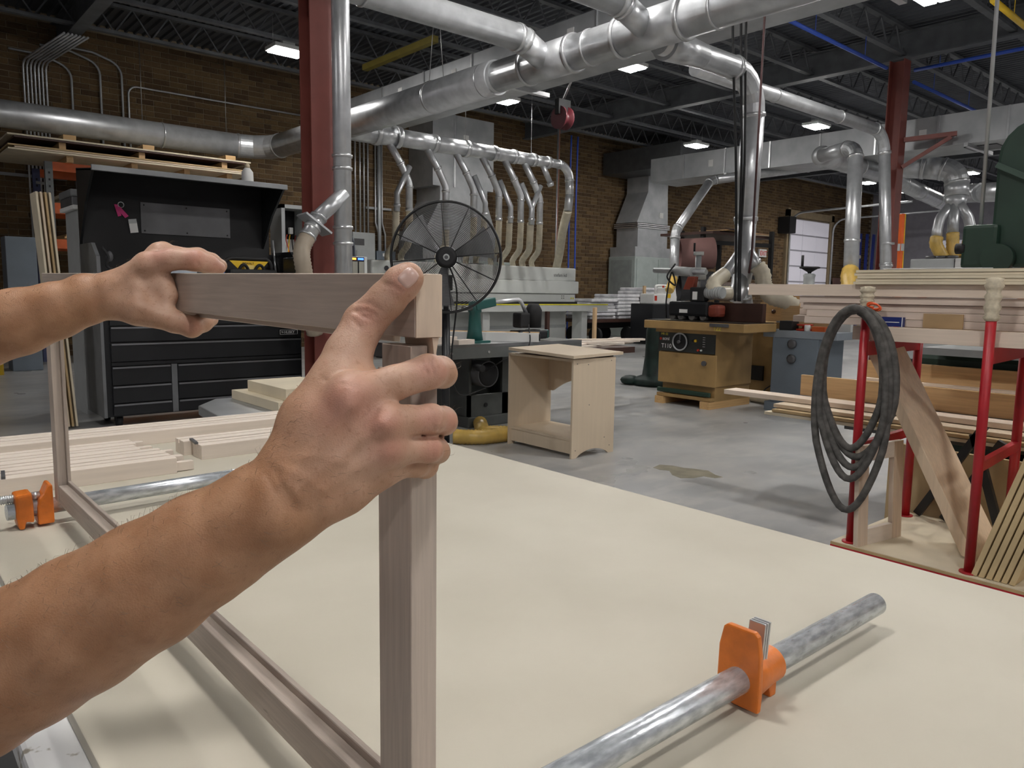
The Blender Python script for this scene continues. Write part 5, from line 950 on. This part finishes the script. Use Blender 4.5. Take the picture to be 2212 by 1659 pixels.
tag(mb.tube([c+V(0,.02,-.002),c+V(.0,.0,-.004)],.005,6).build('orange_strap',M('orange_strap',(.75,.10,.02),rough=.5)),'small orange strap loop tied at the top of the hose coil','strap')
# things standing on the cart deck
k=thing('cabinet_door_frame','small maple door frame standing on the cart deck','door frame',(3.36,1.40,.173)); DZ=.173; DH=.44
A=V(3.185,1.425,0); B=V(3.545,1.365,0); dr=nrm(B-A); dn=nrm(np.cross((0,0,1),dr)); ln=np.linalg.norm(B-A); lean=.05
def fbar(u0,u1,z0,z1,nm,m,th=.022,of=0): 
    P=lambda u,z: A+dr*u+V(0,0,DZ+z)+dn*(lean*z+of)
    MB().add([P(u0,z0),P(u1,z0),P(u1,z1),P(u0,z1)]+[P(u,z_)+dn*th for u,z_ in((u0,z0),(u1,z0),(u1,z1),(u0,z1))],[(0,1,2,3),(7,6,5,4),(0,4,5,1),(1,5,6,2),(2,6,7,3),(3,7,4,0)]).build(nm,m,k,bevel=.001,seg=1)
A[0]+=.042; 
fbar(0,.07,0,DH,'stile',mapZ); fbar(.25,.32,0,DH,'stile',mapZ); fbar(.07,.25,DH-.07,DH,'rail',mapX); fbar(.07,.25,0,.07,'rail',mapX)
tag(MB().add([V(3.42,1.02,.173),V(3.72,1.02,.173),V(3.69,1.50,1.06),V(3.39,1.50,1.06),V(3.42,1.085,.19),V(3.72,1.085,.19),V(3.69,1.535,1.04),V(3.39,1.535,1.04)],[(0,1,2,3),(7,6,5,4),(0,4,5,1),(1,5,6,2),(2,6,7,3),(3,7,4,0)]).build('wide_plank',wood('plank_Z',(.70,.545,.38),'Z',var=.10),bevel=.003),'wide tan plank leaning diagonally on the cart posts','plank')
for i in range(6):
    y=.90-.026*i; o=MB().obox((3.45,y+.01,.42),(.20,0,0),(0,.010,0),(0,-.07,.245)).build('panel_sheet',sheetY,bevel=.001,seg=1); tag(o,'tan panel leaning on edge at the lower right, %s from the plank'%ORD[i],'panel','panels standing on the cart deck')
# ---- black trestle with long boards, behind the cart
t=thing('trestle','black folding trestle seen between the cart posts','trestle',(4.6,1.6,0))
for y in (.55,1.20):
    MB().bar((4.22,y+.2,0),(4.5,y,.52),.05,.04).build('leg',black,t); MB().bar((4.95,y-.2,0),(4.7,y,.52),.05,.04).build('leg',black,t)
    MB().bar((4.22,y-.22,0),(4.5,y,.52),.05,.04).build('leg',black,t)
MB().box(4.25,5.1,.3,2.0,.50,.53).build('top',dkgrey,t)
for i,(x0,x1,y1_,z,h,m,lb) in enumerate(((4.15,4.75,2.45,.535,.018,sheet,'lowest wide sheet on the trestle behind the cart'),(4.15,4.75,2.40,.556,.018,mdfd,'brown sheet second from the bottom on the trestle'),(4.2,4.75,2.42,.577,.022,plyf,'third sheet on the trestle, under the long plank'),(4.32,4.46,2.85,.602,.030,mapY,'long pale plank sticking out left behind the cart'),(4.5,4.75,2.05,.602,.035,paper,'white-faced panel on the trestle behind the plank'))): tag(MB().box(x0,x1,-.6,y1_,z,z+h).build('long_board',m,bevel=.0015,seg=1),lb,'board','boards on the trestle')
tag(MB().box(4.475,4.50,-.6,2.4,.634,.76).build('edge_board',pineY),'pine board standing on edge on the trestle','board')
k=thing('shelf_ladder','pale ladder-like shelf frame behind the trestle','frame',(4.8,1.2,.53)); MB().box(4.76,4.78,-.6,2.15,.53,.86).build('back_board',pineY,k); MB().box(4.70,4.76,-.6,2.15,.74,.755).build('shelf',mapY,k)
for y in (.4,.9,1.4,1.9): MB().box(4.70,4.72,y,y+.05,.60,.74).build('post',mapZ,k)

tag(MB().box(4.05,4.075,-.6,1.66,.0,.50).build('tan_panel',sheetY,bevel=.001),'big tan panel standing on edge behind the cart','panel')
k=thing('folded_stand','black folded stand with crossed legs on the back of the cart deck','stand',(3.93,1.3,.173))
for (y0_,z0_,y1_,z1_) in ((1.46,.175,1.20,.66),(1.34,.175,1.12,.60),(1.10,.175,1.24,.62)): MB().bar((3.945,y0_,z0_+.01),(3.945,y1_,z1_),.035,.03,(1,0,0)).build('leg',black,k)
# ================================================================== the person: forearms and hands grown from one smooth surface
def rcone(P,a,b,r0,r1):
    "distance to a tapered capsule"
    ba=b-a; L2=ba@ba
    t=np.clip(((P-a)@ba)/max(L2,1e-12),0,1); q=P-a-t[...,None]*ba; return np.sqrt((q*q).sum(-1))-(r0+(r1-r0)*t)
def ellip(P,c,A,r):
    "ellipsoid with axes A (rows) and radii r"
    q=(P-c)@A.T/r; k0=np.sqrt((q*q).sum(-1)); k1=np.sqrt(((q/r)**2).sum(-1))+1e-9; return k0*(k0-1)/k1
def smin(a,b,k):
    h=np.clip(.5+.5*(b-a)/k,0,1); return b+(a-b)*h-k*h*(1-h)
class Sdf:
    def __init__(s): s.g={}; s.det=[]
    def cone(s,g,a,b,r0,r1,k=.008): s.g.setdefault(g,[]).append(('c',np.asarray(a,float),np.asarray(b,float),r0,r1,k))
    def chain(s,g,pts,rs,k=.005):
        for i in range(len(pts)-1): s.cone(g,pts[i],pts[i+1],rs[i],rs[i+1],k)
    def ell(s,g,c,A,r,k=.012): s.g.setdefault(g,[]).append(('e',np.asarray(c,float),np.asarray(A,float),np.asarray(r,float),0,k))
    def crease(s,pts,amp,wid): s.det.append(([np.asarray(p,float) for p in pts],amp,wid))
    def _p(s,q,P): return rcone(P,q[1],q[2],q[3],q[4]) if q[0]=='c' else ellip(P,q[1],q[2],q[3])
    def _join(s,D):
        fing=None
        for n in D:
            if n!='base': fing=D[n] if fing is None else smin(fing,D[n],.0022)
        return D['base'] if fing is None else smin(D['base'],fing,.008)
    def ev(s,P):
        D={}
        for n,ps in s.g.items():
            d=None
            for q in ps: e=s._p(q,P); d=e if d is None else smin(d,e,q[5])
            D[n]=d
        return s._join(D)
    def disp(s,P):
        d=np.zeros(len(P))
        for pts,amp,wid in s.det:
            A=np.array(pts); near_=np.where((P>A.min(0)-3*wid).all(1)&(P<A.max(0)+3*wid).all(1))[0]
            if len(near_)==0: continue
            Q=P[near_]; m=np.full(len(Q),9.)
            for i in range(len(pts)-1): m=np.minimum(m,rcone(Q,pts[i],pts[i+1],0,0))
            d[near_]+=amp*np.exp(-(m/wid)**2)
        return d
    def mesh(s,h,sub=1):
        allp=[]
        for ps in s.g.values():
            for q in ps:
                if q[0]=='c':
                    R=max(q[3],q[4]); allp+=[np.minimum(q[1],q[2])-R,np.maximum(q[1],q[2])+R]
                else: R=q[3].max(); allp+=[q[1]-R,q[1]+R]
        lo=np.min(allp,0)-3*h; hi=np.max(allp,0)+3*h; n=np.ceil((hi-lo)/h).astype(int)+1
        ax=[(lo[i]+h*np.arange(n[i])).astype(np.float32) for i in range(3)]
        D={}
        for nm,ps in s.g.items():
            G=np.full(n,.05,np.float32)
            for q in ps:
                if q[0]=='c': R=max(q[3],q[4])+.024; a=np.minimum(q[1],q[2])-R; b=np.maximum(q[1],q[2])+R
                else: R=q[3].max()+.024; a=q[1]-R; b=q[1]+R
                i0=np.clip(((a-lo)/h).astype(int),0,n-1); i1=np.clip(((b-lo)/h).astype(int)+2,1,n); sl=tuple(slice(i0[k],i1[k]) for k in range(3))
                X,Y,Z=np.meshgrid(*[ax[k][sl[k]] for k in range(3)],indexing='ij'); P=np.stack([X,Y,Z],-1).astype(np.float32)
                G[sl]=smin(G[sl],s._p(q,P).astype(np.float32),q[5])
            D[nm]=G
        G=s._join(D); S_=G<0
        # naive surface nets
        c=np.zeros(tuple(n-1),np.int8)
        for dx in(0,1):
            for dy in(0,1):
                for dz in(0,1): c+=S_[dx:n[0]-1+dx,dy:n[1]-1+dy,dz:n[2]-1+dz]
        act=(c>0)&(c<8); idx=np.full(act.shape,-1,np.int64); ii=np.argwhere(act); idx[act]=np.arange(len(ii))
        v=lo+(ii+.5)*h; fs=[]
        for a in range(3):
            b_,c_=(a+1)%3,(a+2)%3
            sl0=[slice(None)]*3; sl1=[slice(None)]*3; sl0[a]=slice(0,-1); sl1[a]=slice(1,None)
            ch=S_[tuple(sl0)]!=S_[tuple(sl1)]; e=np.argwhere(ch); e=e[(e[:,b_]>0)&(e[:,c_]>0)&(e[:,b_]<n[b_]-1)&(e[:,c_]<n[c_]-1)]
            ins=S_[tuple(e.T)]
            q=[]
            for ob,oc in((-1,-1),(0,-1),(0,0),(-1,0)):
                t=e.copy(); t[:,b_]+=ob; t[:,c_]+=oc; q.append(idx[tuple(t.T)])
            q=np.stack(q,1); q[~ins]=q[~ins][:,::-1]; fs.append(q)
        f=np.concatenate(fs); f=f[(f>=0).all(1)]
        v=s.proj_(v,2,False)
        me=bpy.data.meshes.new('tmp'); me.from_pydata(v.tolist(),[],f.tolist())
        if sub:
            o=bpy.data.objects.new('tmp',me); COL.objects.link(o); m=o.modifiers.new('s','SUBSURF'); m.levels=sub; m.render_levels=sub
            bpy.context.view_layer.update(); me2=bpy.data.meshes.new_from_object(o.evaluated_get(bpy.context.evaluated_depsgraph_get())); bpy.data.objects.remove(o); me=me2
            v=np.empty(len(me.vertices)*3); me.vertices.foreach_get('co',v); v=s.proj_(v.reshape(-1,3),1,True); 
        fl=[tuple(p.vertices) for p in me.polygons]
        return v,fl
    def grad(s,v,d0=None):
        e=3e-4; d0=s.ev(v) if d0 is None else d0
        g=np.stack([s.ev(v+np.eye(3)[k]*e)-d0 for k in range(3)],1); return g/(np.linalg.norm(g,axis=1,keepdims=True)+1e-12)
    def proj_(s,v,it,detail):
        for i in range(it):
            d=s.ev(v); g=s.grad(v,d); v=v-np.clip(d,-.006,.006)[:,None]*g*.95
        if detail and s.det: v=v-g*s.disp(v)[:,None]
        return v
tocam=lambda p: nrm(_C-np.asarray(p,float))
# ------------------------------------------------ right arm
RA=Sdf(); q=lambda x,y,d: pd(x,y,d)
elR=V(.010,.580,.978); shR=V(-.175,.665,1.235)
wrR=q(600,1075,.462)
fa=[(600,1080,.462,.0255),(540,1122,.464,.0285),(440,1185,.467,.0345),(320,1262,.470,.0390),(180,1345,.474,.0425),(60,1415,.478,.0445),(-60,1485,.482,.0455)]
RA.chain('base',[q(x,y,d) for x,y,d,r in fa],[r for *_,r in fa],.005)
RA.chain('base',[q(-60,1485,.482),elR,(elR+shR)/2,shR],[.0455,.044,.050,.058],.006)
# wrist is wider than deep: pair of rods
RA.chain('base',[q(640,1035,.466),q(565,1072,.468),q(480,1130,.470)],[.018,.019,.021],.008)
RA.chain('base',[q(690,1075,.462),q(610,1115,.461),q(510,1180,.464)],[.017,.0200,.023],.008)
RA.ell('base',q(592,1120,.4490),np.eye(3),(.012,.012,.012),.012)     # ulna head
# palm block: metacarpals
MC={'index':(760,862,.462),'middle':(828,912,.463),'ring':(838,968,.470),'little':(822,1005,.482)}
for n_,r0,r1 in (('index',.0165,.0145),('middle',.016,.0120),('ring',.016,.0112),('little',.0155,.0105)):
    o={'index':(640,1015,.464),'middle':(650,1040,.460),'ring':(655,1058,.462),'little':(660,1072,.468)}[n_]
    RA.cone('base',q(*o),q(*MC[n_]),r0,r1,.009)
RA.chain('base',[q(660,1010,.474),q(740,955,.482),q(800,955,.490)],[.018,.019,.017],.012)      # palm side
RA.chain('base',[q(650,1090,.470),q(740,1045,.475),q(810,1010,.482)],[.0165,.0170,.0130],.010)   # edge of the hand
# thumb ball and thumb
RA.chain('base',[q(630,990,.468),q(672,910,.474),q(727,838,.482)],[.017,.0180,.0170],.010)
RA.chain('base',[q(700,885,.480),q(745,885,.480)],[.014,.014],.012)
RA.chain('thumb',[q(722,838,.482),q(752,765,.490),q(786,698,.4975)],[.0165,.0146,.0134],.004)
RA.chain('thumb',[q(786,698,.4975),q(835,648,.4955),q(868,612,.4925),q(882,600,.4915)],[.0134,.0120,.0116,.0100],.003)
RA.cone('thumb',q(740,815,.485),q(800,830,.482),.010,.009,.014)                                # web towards the index
# fingers wrap round the post
RA.chain('index',[q(758,858,.464),q(850,828,.474),q(925,803,.4855)],[.0135,.0108,.0110],.003)
RA.chain('index',[q(925,803,.4855),q(952,803,.502),q(957,808,.520),q(935,815,.535)],[.0110,.0100,.0094,.0085],.003)
RA.chain('middle',[q(830,910,.466),q(880,908,.476),q(930,905,.4865)],[.0112,.0093,.0095],.003)
RA.chain('middle',[q(930,905,.4865),q(957,908,.502),q(960,912,.520),q(935,915,.535)],[.0095,.0090,.0086,.008],.003)
RA.chain('ring',[q(838,968,.472),q(885,970,.481),q(926,970,.4890)],[.0105,.0085,.0086],.003)
RA.chain('ring',[q(926,970,.4890),q(942,972,.502),q(946,975,.518),q(925,975,.532)],[.0086,.0082,.0078,.007],.003)
RA.chain('little',[q(815,1015,.482),q(862,1005,.492),q(898,1000,.500)],[.0100,.0084,.0082],.003)
RA.chain('little',[q(898,1000,.500),q(918,1005,.512),q(918,1008,.524)],[.0088,.0080,.007],.005)
# knuckles, tendons, veins, creases
def near(x,y,d,s_=.0): return q(x,y,d)
def surf(S_,x,y,d0=.40):
    "first hit of the picture ray with the surface"
    t=d0
    for _ in range(60):
        e=float(S_.ev(pd(x,y,t)[None,:])[0]); t+=e*.8
        if e<2e-4: break
    return pd(x,y,t)
bumps=[]
def line(S_,pts,amp,wid): S_.crease([surf(S_,x,y,S_.d0) for x,y in pts],amp,wid)
RA.d0=.36
for pts,amp,wid in (
  ([(700,718),(745,728)],0,.001),
  ([(768,668),(790,672),(810,680)],.0011,.0013),([(764,672),(785,682),(800,688)],.0012,.0012),([(770,655),(800,655),(820,668)],.0007,.0012),([(830,613),(850,618),(866,628)],.0008,.0012),([(762,690),(775,705)],.0006,.0015),
  ([(908,775),(917,795),(925,808)],.0008,.0012),([(922,772),(932,790),(938,808)],.0009,.0012),([(900,785),(910,800)],.0004,.0012),
  ([(928,882),(934,905),(936,925)],.0007,.0013),([(920,890),(925,912)],.0004,.0012),([(932,945),(935,965),(937,985)],.0006,.0012),
  ([(735,830),(770,838)],.0004,.0015),
  ([(760,862),(765,866)],-.0022,.010),([(826,910),(830,912)],-.0016,.008),([(838,968),(842,970)],-.0012,.008),
  ([(795,880),(815,890)],.0028,.008),([(800,945),(790,955),(775,965)],.0034,.011),([(845,1020),(815,1035)],.0010,.009),
  ([(620,1040),(690,960),(752,875)],-.0018,.0045),([(640,1060),(740,985),(822,918)],-.0019,.0045),([(650,1080),(750,1025),(832,975)],-.0010,.0045),
  ([(640,990),(690,985),(750,1000)],-.0006,.0028),([(600,1010),(660,1030),(700,1060)],-.0005,.0028),
  ([(590,1010),(612,1050),(640,1100)],.0005,.0020),([(575,1025),(598,1065)],.0004,.0018),([(700,790),(690,800)],.0005,.0018),([(690,812),(705,822)],.0005,.0015)):
    if amp: line(RA,pts,amp,wid)
vR,fR=RA.mesh(.0032)
# ------------------------------------------------ left arm
LA=Sdf(); elL=V(-.01,1.055,1.160); shL=V(-.205,1.085,1.365)
fa=[(235,634,.842,.0232),(190,649,.838,.0258),(120,671,.832,.0305),(40,695,.826,.0358),(-60,722,.820,.0392)]
LA.chain('base',[q(x,y,d) for x,y,d,r in fa],[r for *_,r in fa],.005); LA.chain('base',[q(-60,722,.820),elL,(elL+shL)/2,shL],[.040,.042,.050,.058],.006)
LA.ell('base',q(178,622,.838),np.eye(3),(.011,.011,.011),.016)
# hand: metacarpals fan from the wrist, the index side nearest the camera
LM={'index':(318,572,.842),'middle':(346,550,.862),'ring':(352,548,.885),'little':(350,562,.905)}
LO={'index':(240,632,.842),'middle':(240,628,.850),'ring':(238,630,.858),'little':(235,638,.864)}
for n_,r0,r1 in (('index',.0175,.0125),('middle',.0165,.0112),('ring',.016,.0110),('little',.015,.0105)): LA.cone('base',q(*LO[n_]),q(*LM[n_]),r0,r1,.009)
LA.chain('base',[q(255,648,.846),q(310,628,.850),q(345,612,.856)],[.018,.018,.012],.010)
LA.chain('base',[q(250,655,.842),q(300,668,.844),q(340,680,.846)],[.0170,.0165,.0128],.010)
LA.chain('thumb',[q(335,678,.846),q(375,694,.848),q(414,706,.852)],[.0140,.0118,.0115],.006)
LA.chain('thumb',[q(414,706,.852),q(438,697,.866),q(456,690,.878)],[.0112,.0100,.0080],.005)
LA.chain('base',[q(345,668,.848),q(362,640,.852),q(352,610,.852)],[.0095,.0075,.0085],.014)     # web
for n_,dz,sx,sy in (('index',0,0,0),('middle',.022,4,-5),('ring',.045,2,-3),('little',.066,-6,6)):
    m=LM[n_]; r=.0112 if n_!='little' else .0095
    LA.chain(n_,[q(*m),q(372+sx,560+sy,.846+dz),q(424+sx,562+sy,.852+dz)],[r+.002,r,r-.0004],.006)
    LA.chain(n_,[q(424+sx,562+sy,.852+dz),q(452+sx,570+sy,.864+dz),q(472+sx,579+sy,.877+dz)],[r-.0004,r-.002,r-.0035],.005)
LA.d0=.70
for pts,amp,wid in (([(425,566),(430,574)],.0012,.0016),([(345,552),(348,553)],-.0015,.007),([(300,660),(350,678)],-.0016,.006),([(300,600),(330,640),(345,665)],.0030,.009),([(250,610),(300,585),(340,560)],-.0008,.0045),([(425,700),(430,712)],.0006,.0015),([(310,575),(360,560)],-.0006,.005)):
    line(LA,pts,amp,wid)
vL,fL=LA.mesh(.0038)
# ------------------------------------------------ neck and head (outside the photo, same body)
HD=Sdf(); hc=V(-.13,.865,1.60)
HD.ell('base',hc,np.eye(3),(.098,.076,.120),.02); HD.ell('base',hc+V(.025,0,-.06),np.eye(3),(.068,.058,.065),.03); HD.chain('base',[hc+V(-.02,0,-.08),V(-.20,.875,1.36)],[.055,.062],.03)
HD.cone('base',hc+V(.088,0,.005),hc+V(.108,0,-.03),.008,.014,.012); HD.ell('base',hc+V(.088,0,-.075),np.eye(3),(.012,.024,.007),.01)
for s_ in(-1,1): HD.ell('base',hc+V(-.01,s_*.078,-.01),np.eye(3),(.02,.008,.032),.008); HD.ell('base',hc+V(.084,s_*.032,.012),np.eye(3),(.010,.014,.009),.006)
vH,fH=HD.mesh(.008)
# ------------------------------------------------ one body mesh with skin colours
va=np.concatenate([vR,vL,vH]); fa_=fR+[tuple(i+len(vR) for i in f) for f in fL]+[tuple(i+len(vR)+len(vL) for i in f) for f in fH]
def near_w(v,pts,wid): 
    m=np.full(len(v),9.)
    for p in pts: m=np.minimum(m,np.linalg.norm(v-p,axis=1))
    return np.exp(-(m/wid)**2)
red=np.zeros(len(va)); dark=np.zeros(len(va))
for S_,pts,w_ in ((RA,[(762,862),(735,870)],.017),(RA,[(830,912),(815,905)],.013),(RA,[(842,972)],.012),(RA,[(925,795),(960,800),(930,905),(975,910),(940,970)],.010),(RA,[(790,680),(868,612)],.010),(LA,[(345,545),(425,552),(470,576)],.016),(LA,[(420,706)],.010)):
    red=np.maximum(red,near_w(va,[surf(S_,x,y,S_.d0) for x,y in pts],w_))
fore=np.clip((np.linalg.norm(va-q(850,880,.466),axis=1)-.030)/.055,0,1)*np.clip((np.linalg.norm(va-q(800,690,.49),axis=1)-.035)/.03,0,1)*(np.arange(len(va))<len(vR))
lfo=np.clip((np.linalg.norm(va-q(400,600,.85),axis=1)-.045)/.06,0,1)*((np.arange(len(va))>=len(vR))&(np.arange(len(va))<len(vR)+len(vL)))
tan=np.maximum(fore,lfo)
orgp=V(-.25,.85,0)
me=bpy.data.meshes.new('person'); me.from_pydata((va-orgp).tolist(),[],fa_); me.polygons.foreach_set('use_smooth',[True]*len(me.polygons))
for nm,dat in (('redness',red),('tan',tan)): me.attributes.new(nm,'FLOAT','POINT').data.foreach_set('value',dat.astype(np.float32))
def skin_mat():
    m=bpy.data.materials.new('skin'); m.use_nodes=True; n=m.node_tree.nodes; l=m.node_tree.links; b=n['Principled BSDF']; b.inputs['Roughness'].default_value=.48; b.inputs['Specular IOR Level'].default_value=.4
    b.inputs['Subsurface Weight'].default_value=.12; b.inputs['Subsurface Radius'].default_value=(.008,.003,.0015); b.inputs['Subsurface Scale'].default_value=1.
    tc=n.new('ShaderNodeTexCoord')
    def nz(sc,det=4): x=n.new('ShaderNodeTexNoise'); x.inputs['Scale'].default_value=sc; x.inputs['Detail'].default_value=det; l.new(tc.outputs['Object'],x.inputs['Vector']); return x.outputs['Fac']
    def mix(f,a,bc):
        x=n.new('ShaderNodeMixRGB'); l.new(f,x.inputs[0])
        if isinstance(a,tuple): x.inputs[1].default_value=(*a,1)
        else: l.new(a,x.inputs[1])
        if isinstance(bc,tuple): x.inputs[2].default_value=(*bc,1)
        else: l.new(bc,x.inputs[2])
        return x.outputs[0]
    def ramp(f,a,b_,v0=0,v1=1):
        r=n.new('ShaderNodeMapRange'); l.new(f,r.inputs[0]); r.inputs[1].default_value=a; r.inputs[2].default_value=b_; r.inputs[3].default_value=v0; r.inputs[4].default_value=v1; return r.outputs[0]
    def att(nm): a=n.new('ShaderNodeAttribute'); a.attribute_name=nm; return a.outputs['Fac']
    c=mix(ramp(nz(38,3),.38,.62),(.47,.28,.19),(.54,.345,.25))
    c=mix(att('tan'),c,mix(ramp(nz(45,4),.35,.65),(.33,.165,.085),(.42,.23,.13)))
    c=mix(ramp(nz(320,2),.58,.72,0,.35),c,(.27,.13,.07))
    mu=n.new('ShaderNodeMath'); mu.operation='MULTIPLY'; l.new(att('redness'),mu.inputs[0]); mu.inputs[1].default_value=.5
    c=mix(mu.outputs[0],c,(.50,.21,.165)); l.new(c,b.inputs['Base Color'])
    v=n.new('ShaderNodeTexVoronoi'); v.inputs['Scale'].default_value=900; l.new(tc.outputs['Object'],v.inputs['Vector'])
    ad=n.new('ShaderNodeMath'); l.new(v.outputs['Distance'],ad.inputs[0]); l.new(nz(160,5),ad.inputs[1])
    bp=n.new('ShaderNodeBump'); bp.inputs['Strength'].default_value=.22; bp.inputs['Distance'].default_value=.0006; l.new(ad.outputs[0],bp.inputs['Height']); l.new(bp.outputs[0],b.inputs['Normal'])
    return m
skin=skin_mat(); me.materials.append(skin); person=bpy.data.objects.new('person',me); COL.objects.link(person); person.location=orgp; ORG['person']=orgp
tag(person,'person at the left edge gripping the maple frame with both bare hands','person')
# ---- nails
nailm=M('fingernail',(.56,.37,.31),rough=.28,var=.05,spec=.6)
def nail(S_,c,tip,wid,ln,nm='fingernail'):
    c=np.asarray(c,float); g=S_.grad(c[None,:])[0]; a=nrm(np.asarray(tip,float)-c); a=nrm(a-g*(a@g)); b=np.cross(g,a); vs=[];fs=[]; N=11
    for i in range(N):
        u=(i/(N-1)*2-1)
        for j in range(N):
            w=(j/(N-1)*2-1); s_=(1-abs(u)**4)**.25 if abs(u)<1 else 0; vs.append(c+a*u*ln+b*w*wid*max(s_,.55))
    vs=S_.proj_(np.array(vs),4,True); G=S_.grad(vs); ed=np.array([min(1,(1-abs(i/(N-1)*2-1))*5)*min(1,(1-abs(j/(N-1)*2-1))*5) for i in range(N) for j in range(N)])
    vs=vs+G*(-.0002+.0009*ed)[:,None]; fs=[(i*N+j,i*N+j+1,(i+1)*N+j+1,(i+1)*N+j) for i in range(N-1) for j in range(N-1)]
    mb=MB(); mb.add(vs,fs,True); o=mb.build(nm,nailm,person,fixn=False); return o
nail(RA,surf(RA,884,598,.36),surf(RA,896,586,.36),.0062,.0072)
# ---- arm hair
mb_v=[];mb_f=[]; normals=np.empty(len(me.vertices)*3); me.vertices.foreach_get('normal',normals); normals=normals.reshape(-1,3)
cand_=np.where(((tan>.25)&(np.arange(len(va))<len(vR)+len(vL))))[0]; pick=rng.choice(cand_,size=4200,replace=False)
axR=nrm(wrR-elR); axL=nrm(q(235,640,.842)-elL)
for i in pick:
    p=va[i]; nrm_=normals[i]; ax=axR if i<len(vR) else axL
    if nrm_[2]<-.35: continue
    if proj(p)[0]<-150 : continue
    side=np.cross(nrm_,ax); d=nrm(nrm_*rng.uniform(.15,.5)+side*rng.uniform(-.9,.2)+ax*rng.uniform(.2,.8)); L_=rng.uniform(.005,.011); r=.00008
    pts=[p,p+d*L_*.5+nrm_*L_*.05,p+nrm(d-nrm_*.5)*L_*.95]; k=len(mb_v); u=nrm(np.cross(d,nrm_)+1e-6); w2=nrm(np.cross(u,d))
    for pt,rr in zip(pts,(r,r*.8,r*.25)):
        for a in (0,2.09,4.19): mb_v.append(pt+rr*(u*math.cos(a)+w2*math.sin(a))-orgp)
    for s_ in range(2):
        for a in range(3): mb_f.append((k+s_*3+a,k+s_*3+(a+1)%3,k+s_*3+3+(a+1)%3,k+s_*3+3+a))
hm=bpy.data.meshes.new('arm_hair'); hm.from_pydata([tuple(x) for x in mb_v],[],mb_f); hm.materials.append(M('arm_hair',(.16,.12,.085),rough=.5,var=.1)); ho=bpy.data.objects.new('arm_hair',hm); COL.objects.link(ho); ho.parent=person; ho['kind']='stuff'
# ---- clothing and hair, outside the photo
def cloth_part(S_,h,name,mat):
    v,f=S_.mesh(h,0); m=bpy.data.meshes.new(name); m.from_pydata((v-orgp).tolist(),[],f); m.polygons.foreach_set('use_smooth',[True]*len(m.polygons)); m.materials.append(mat); o=bpy.data.objects.new(name,m); COL.objects.link(o); o.parent=person; return o
SH=Sdf(); ch=V(-.23,.87,1.20); hip=V(-.28,.87,.88)
SH.ell('base',ch,np.eye(3),(.125,.205,.20),.05); SH.ell('base',hip+V(0,0,.08),np.eye(3),(.125,.175,.20),.05); SH.chain('base',[V(-.20,.72,1.30),V(-.21,1.02,1.36)],[.075,.075],.05)
SH.chain('base',[V(-.19,.70,1.28),shR,shR+(elR-shR)*.55],[.075,.074,.066],.03); SH.chain('base',[V(-.205,1.04,1.36),shL,shL+(elL-shL)*.55],[.07,.072,.064],.03)
cloth_part(SH,.012,'shirt',M('grey_shirt',(.10,.11,.12),rough=.9,var=.1))
TR=Sdf(); TR.ell('base',V(-.28,.87,.88),np.eye(3),(.13,.18,.13),.04)
for s_ in(-1,1): TR.chain('base',[V(-.28,.87+s_*.09,.85),V(-.26,.87+s_*.11,.48),V(-.29,.87+s_*.12,.07)],[.095,.07,.055],.03)
cloth_part(TR,.014,'trousers',M('dark_jeans',(.02,.025,.05),rough=.9,var=.15))
for s_ in(-1,1):
    SO=Sdf(); SO.chain('base',[V(-.31,.87+s_*.12,.045),V(-.12,.87+s_*.13,.04)],[.045,.036],.02); SO.chain('base',[V(-.29,.87+s_*.12,.05),V(-.29,.87+s_*.12,.10)],[.05,.05],.02); cloth_part(SO,.012,'shoe',M('brown_shoe',(.06,.035,.02),rough=.6))
HR=Sdf(); HR.ell('base',hc+V(-.018,0,.030),np.eye(3),(.098,.082,.104),.02); HR.ell('base',hc+V(-.05,0,-.02),np.eye(3),(.066,.080,.09),.02); cloth_part(HR,.010,'hair',M('grey_brown_hair',(.10,.075,.055),rough=.7,var=.3,scale=60))
print('objects',len(bpy.data.objects),'tris',sum(sum(len(p.vertices)-2 for p in o.data.polygons) for o in bpy.data.objects if o.type=='MESH'))
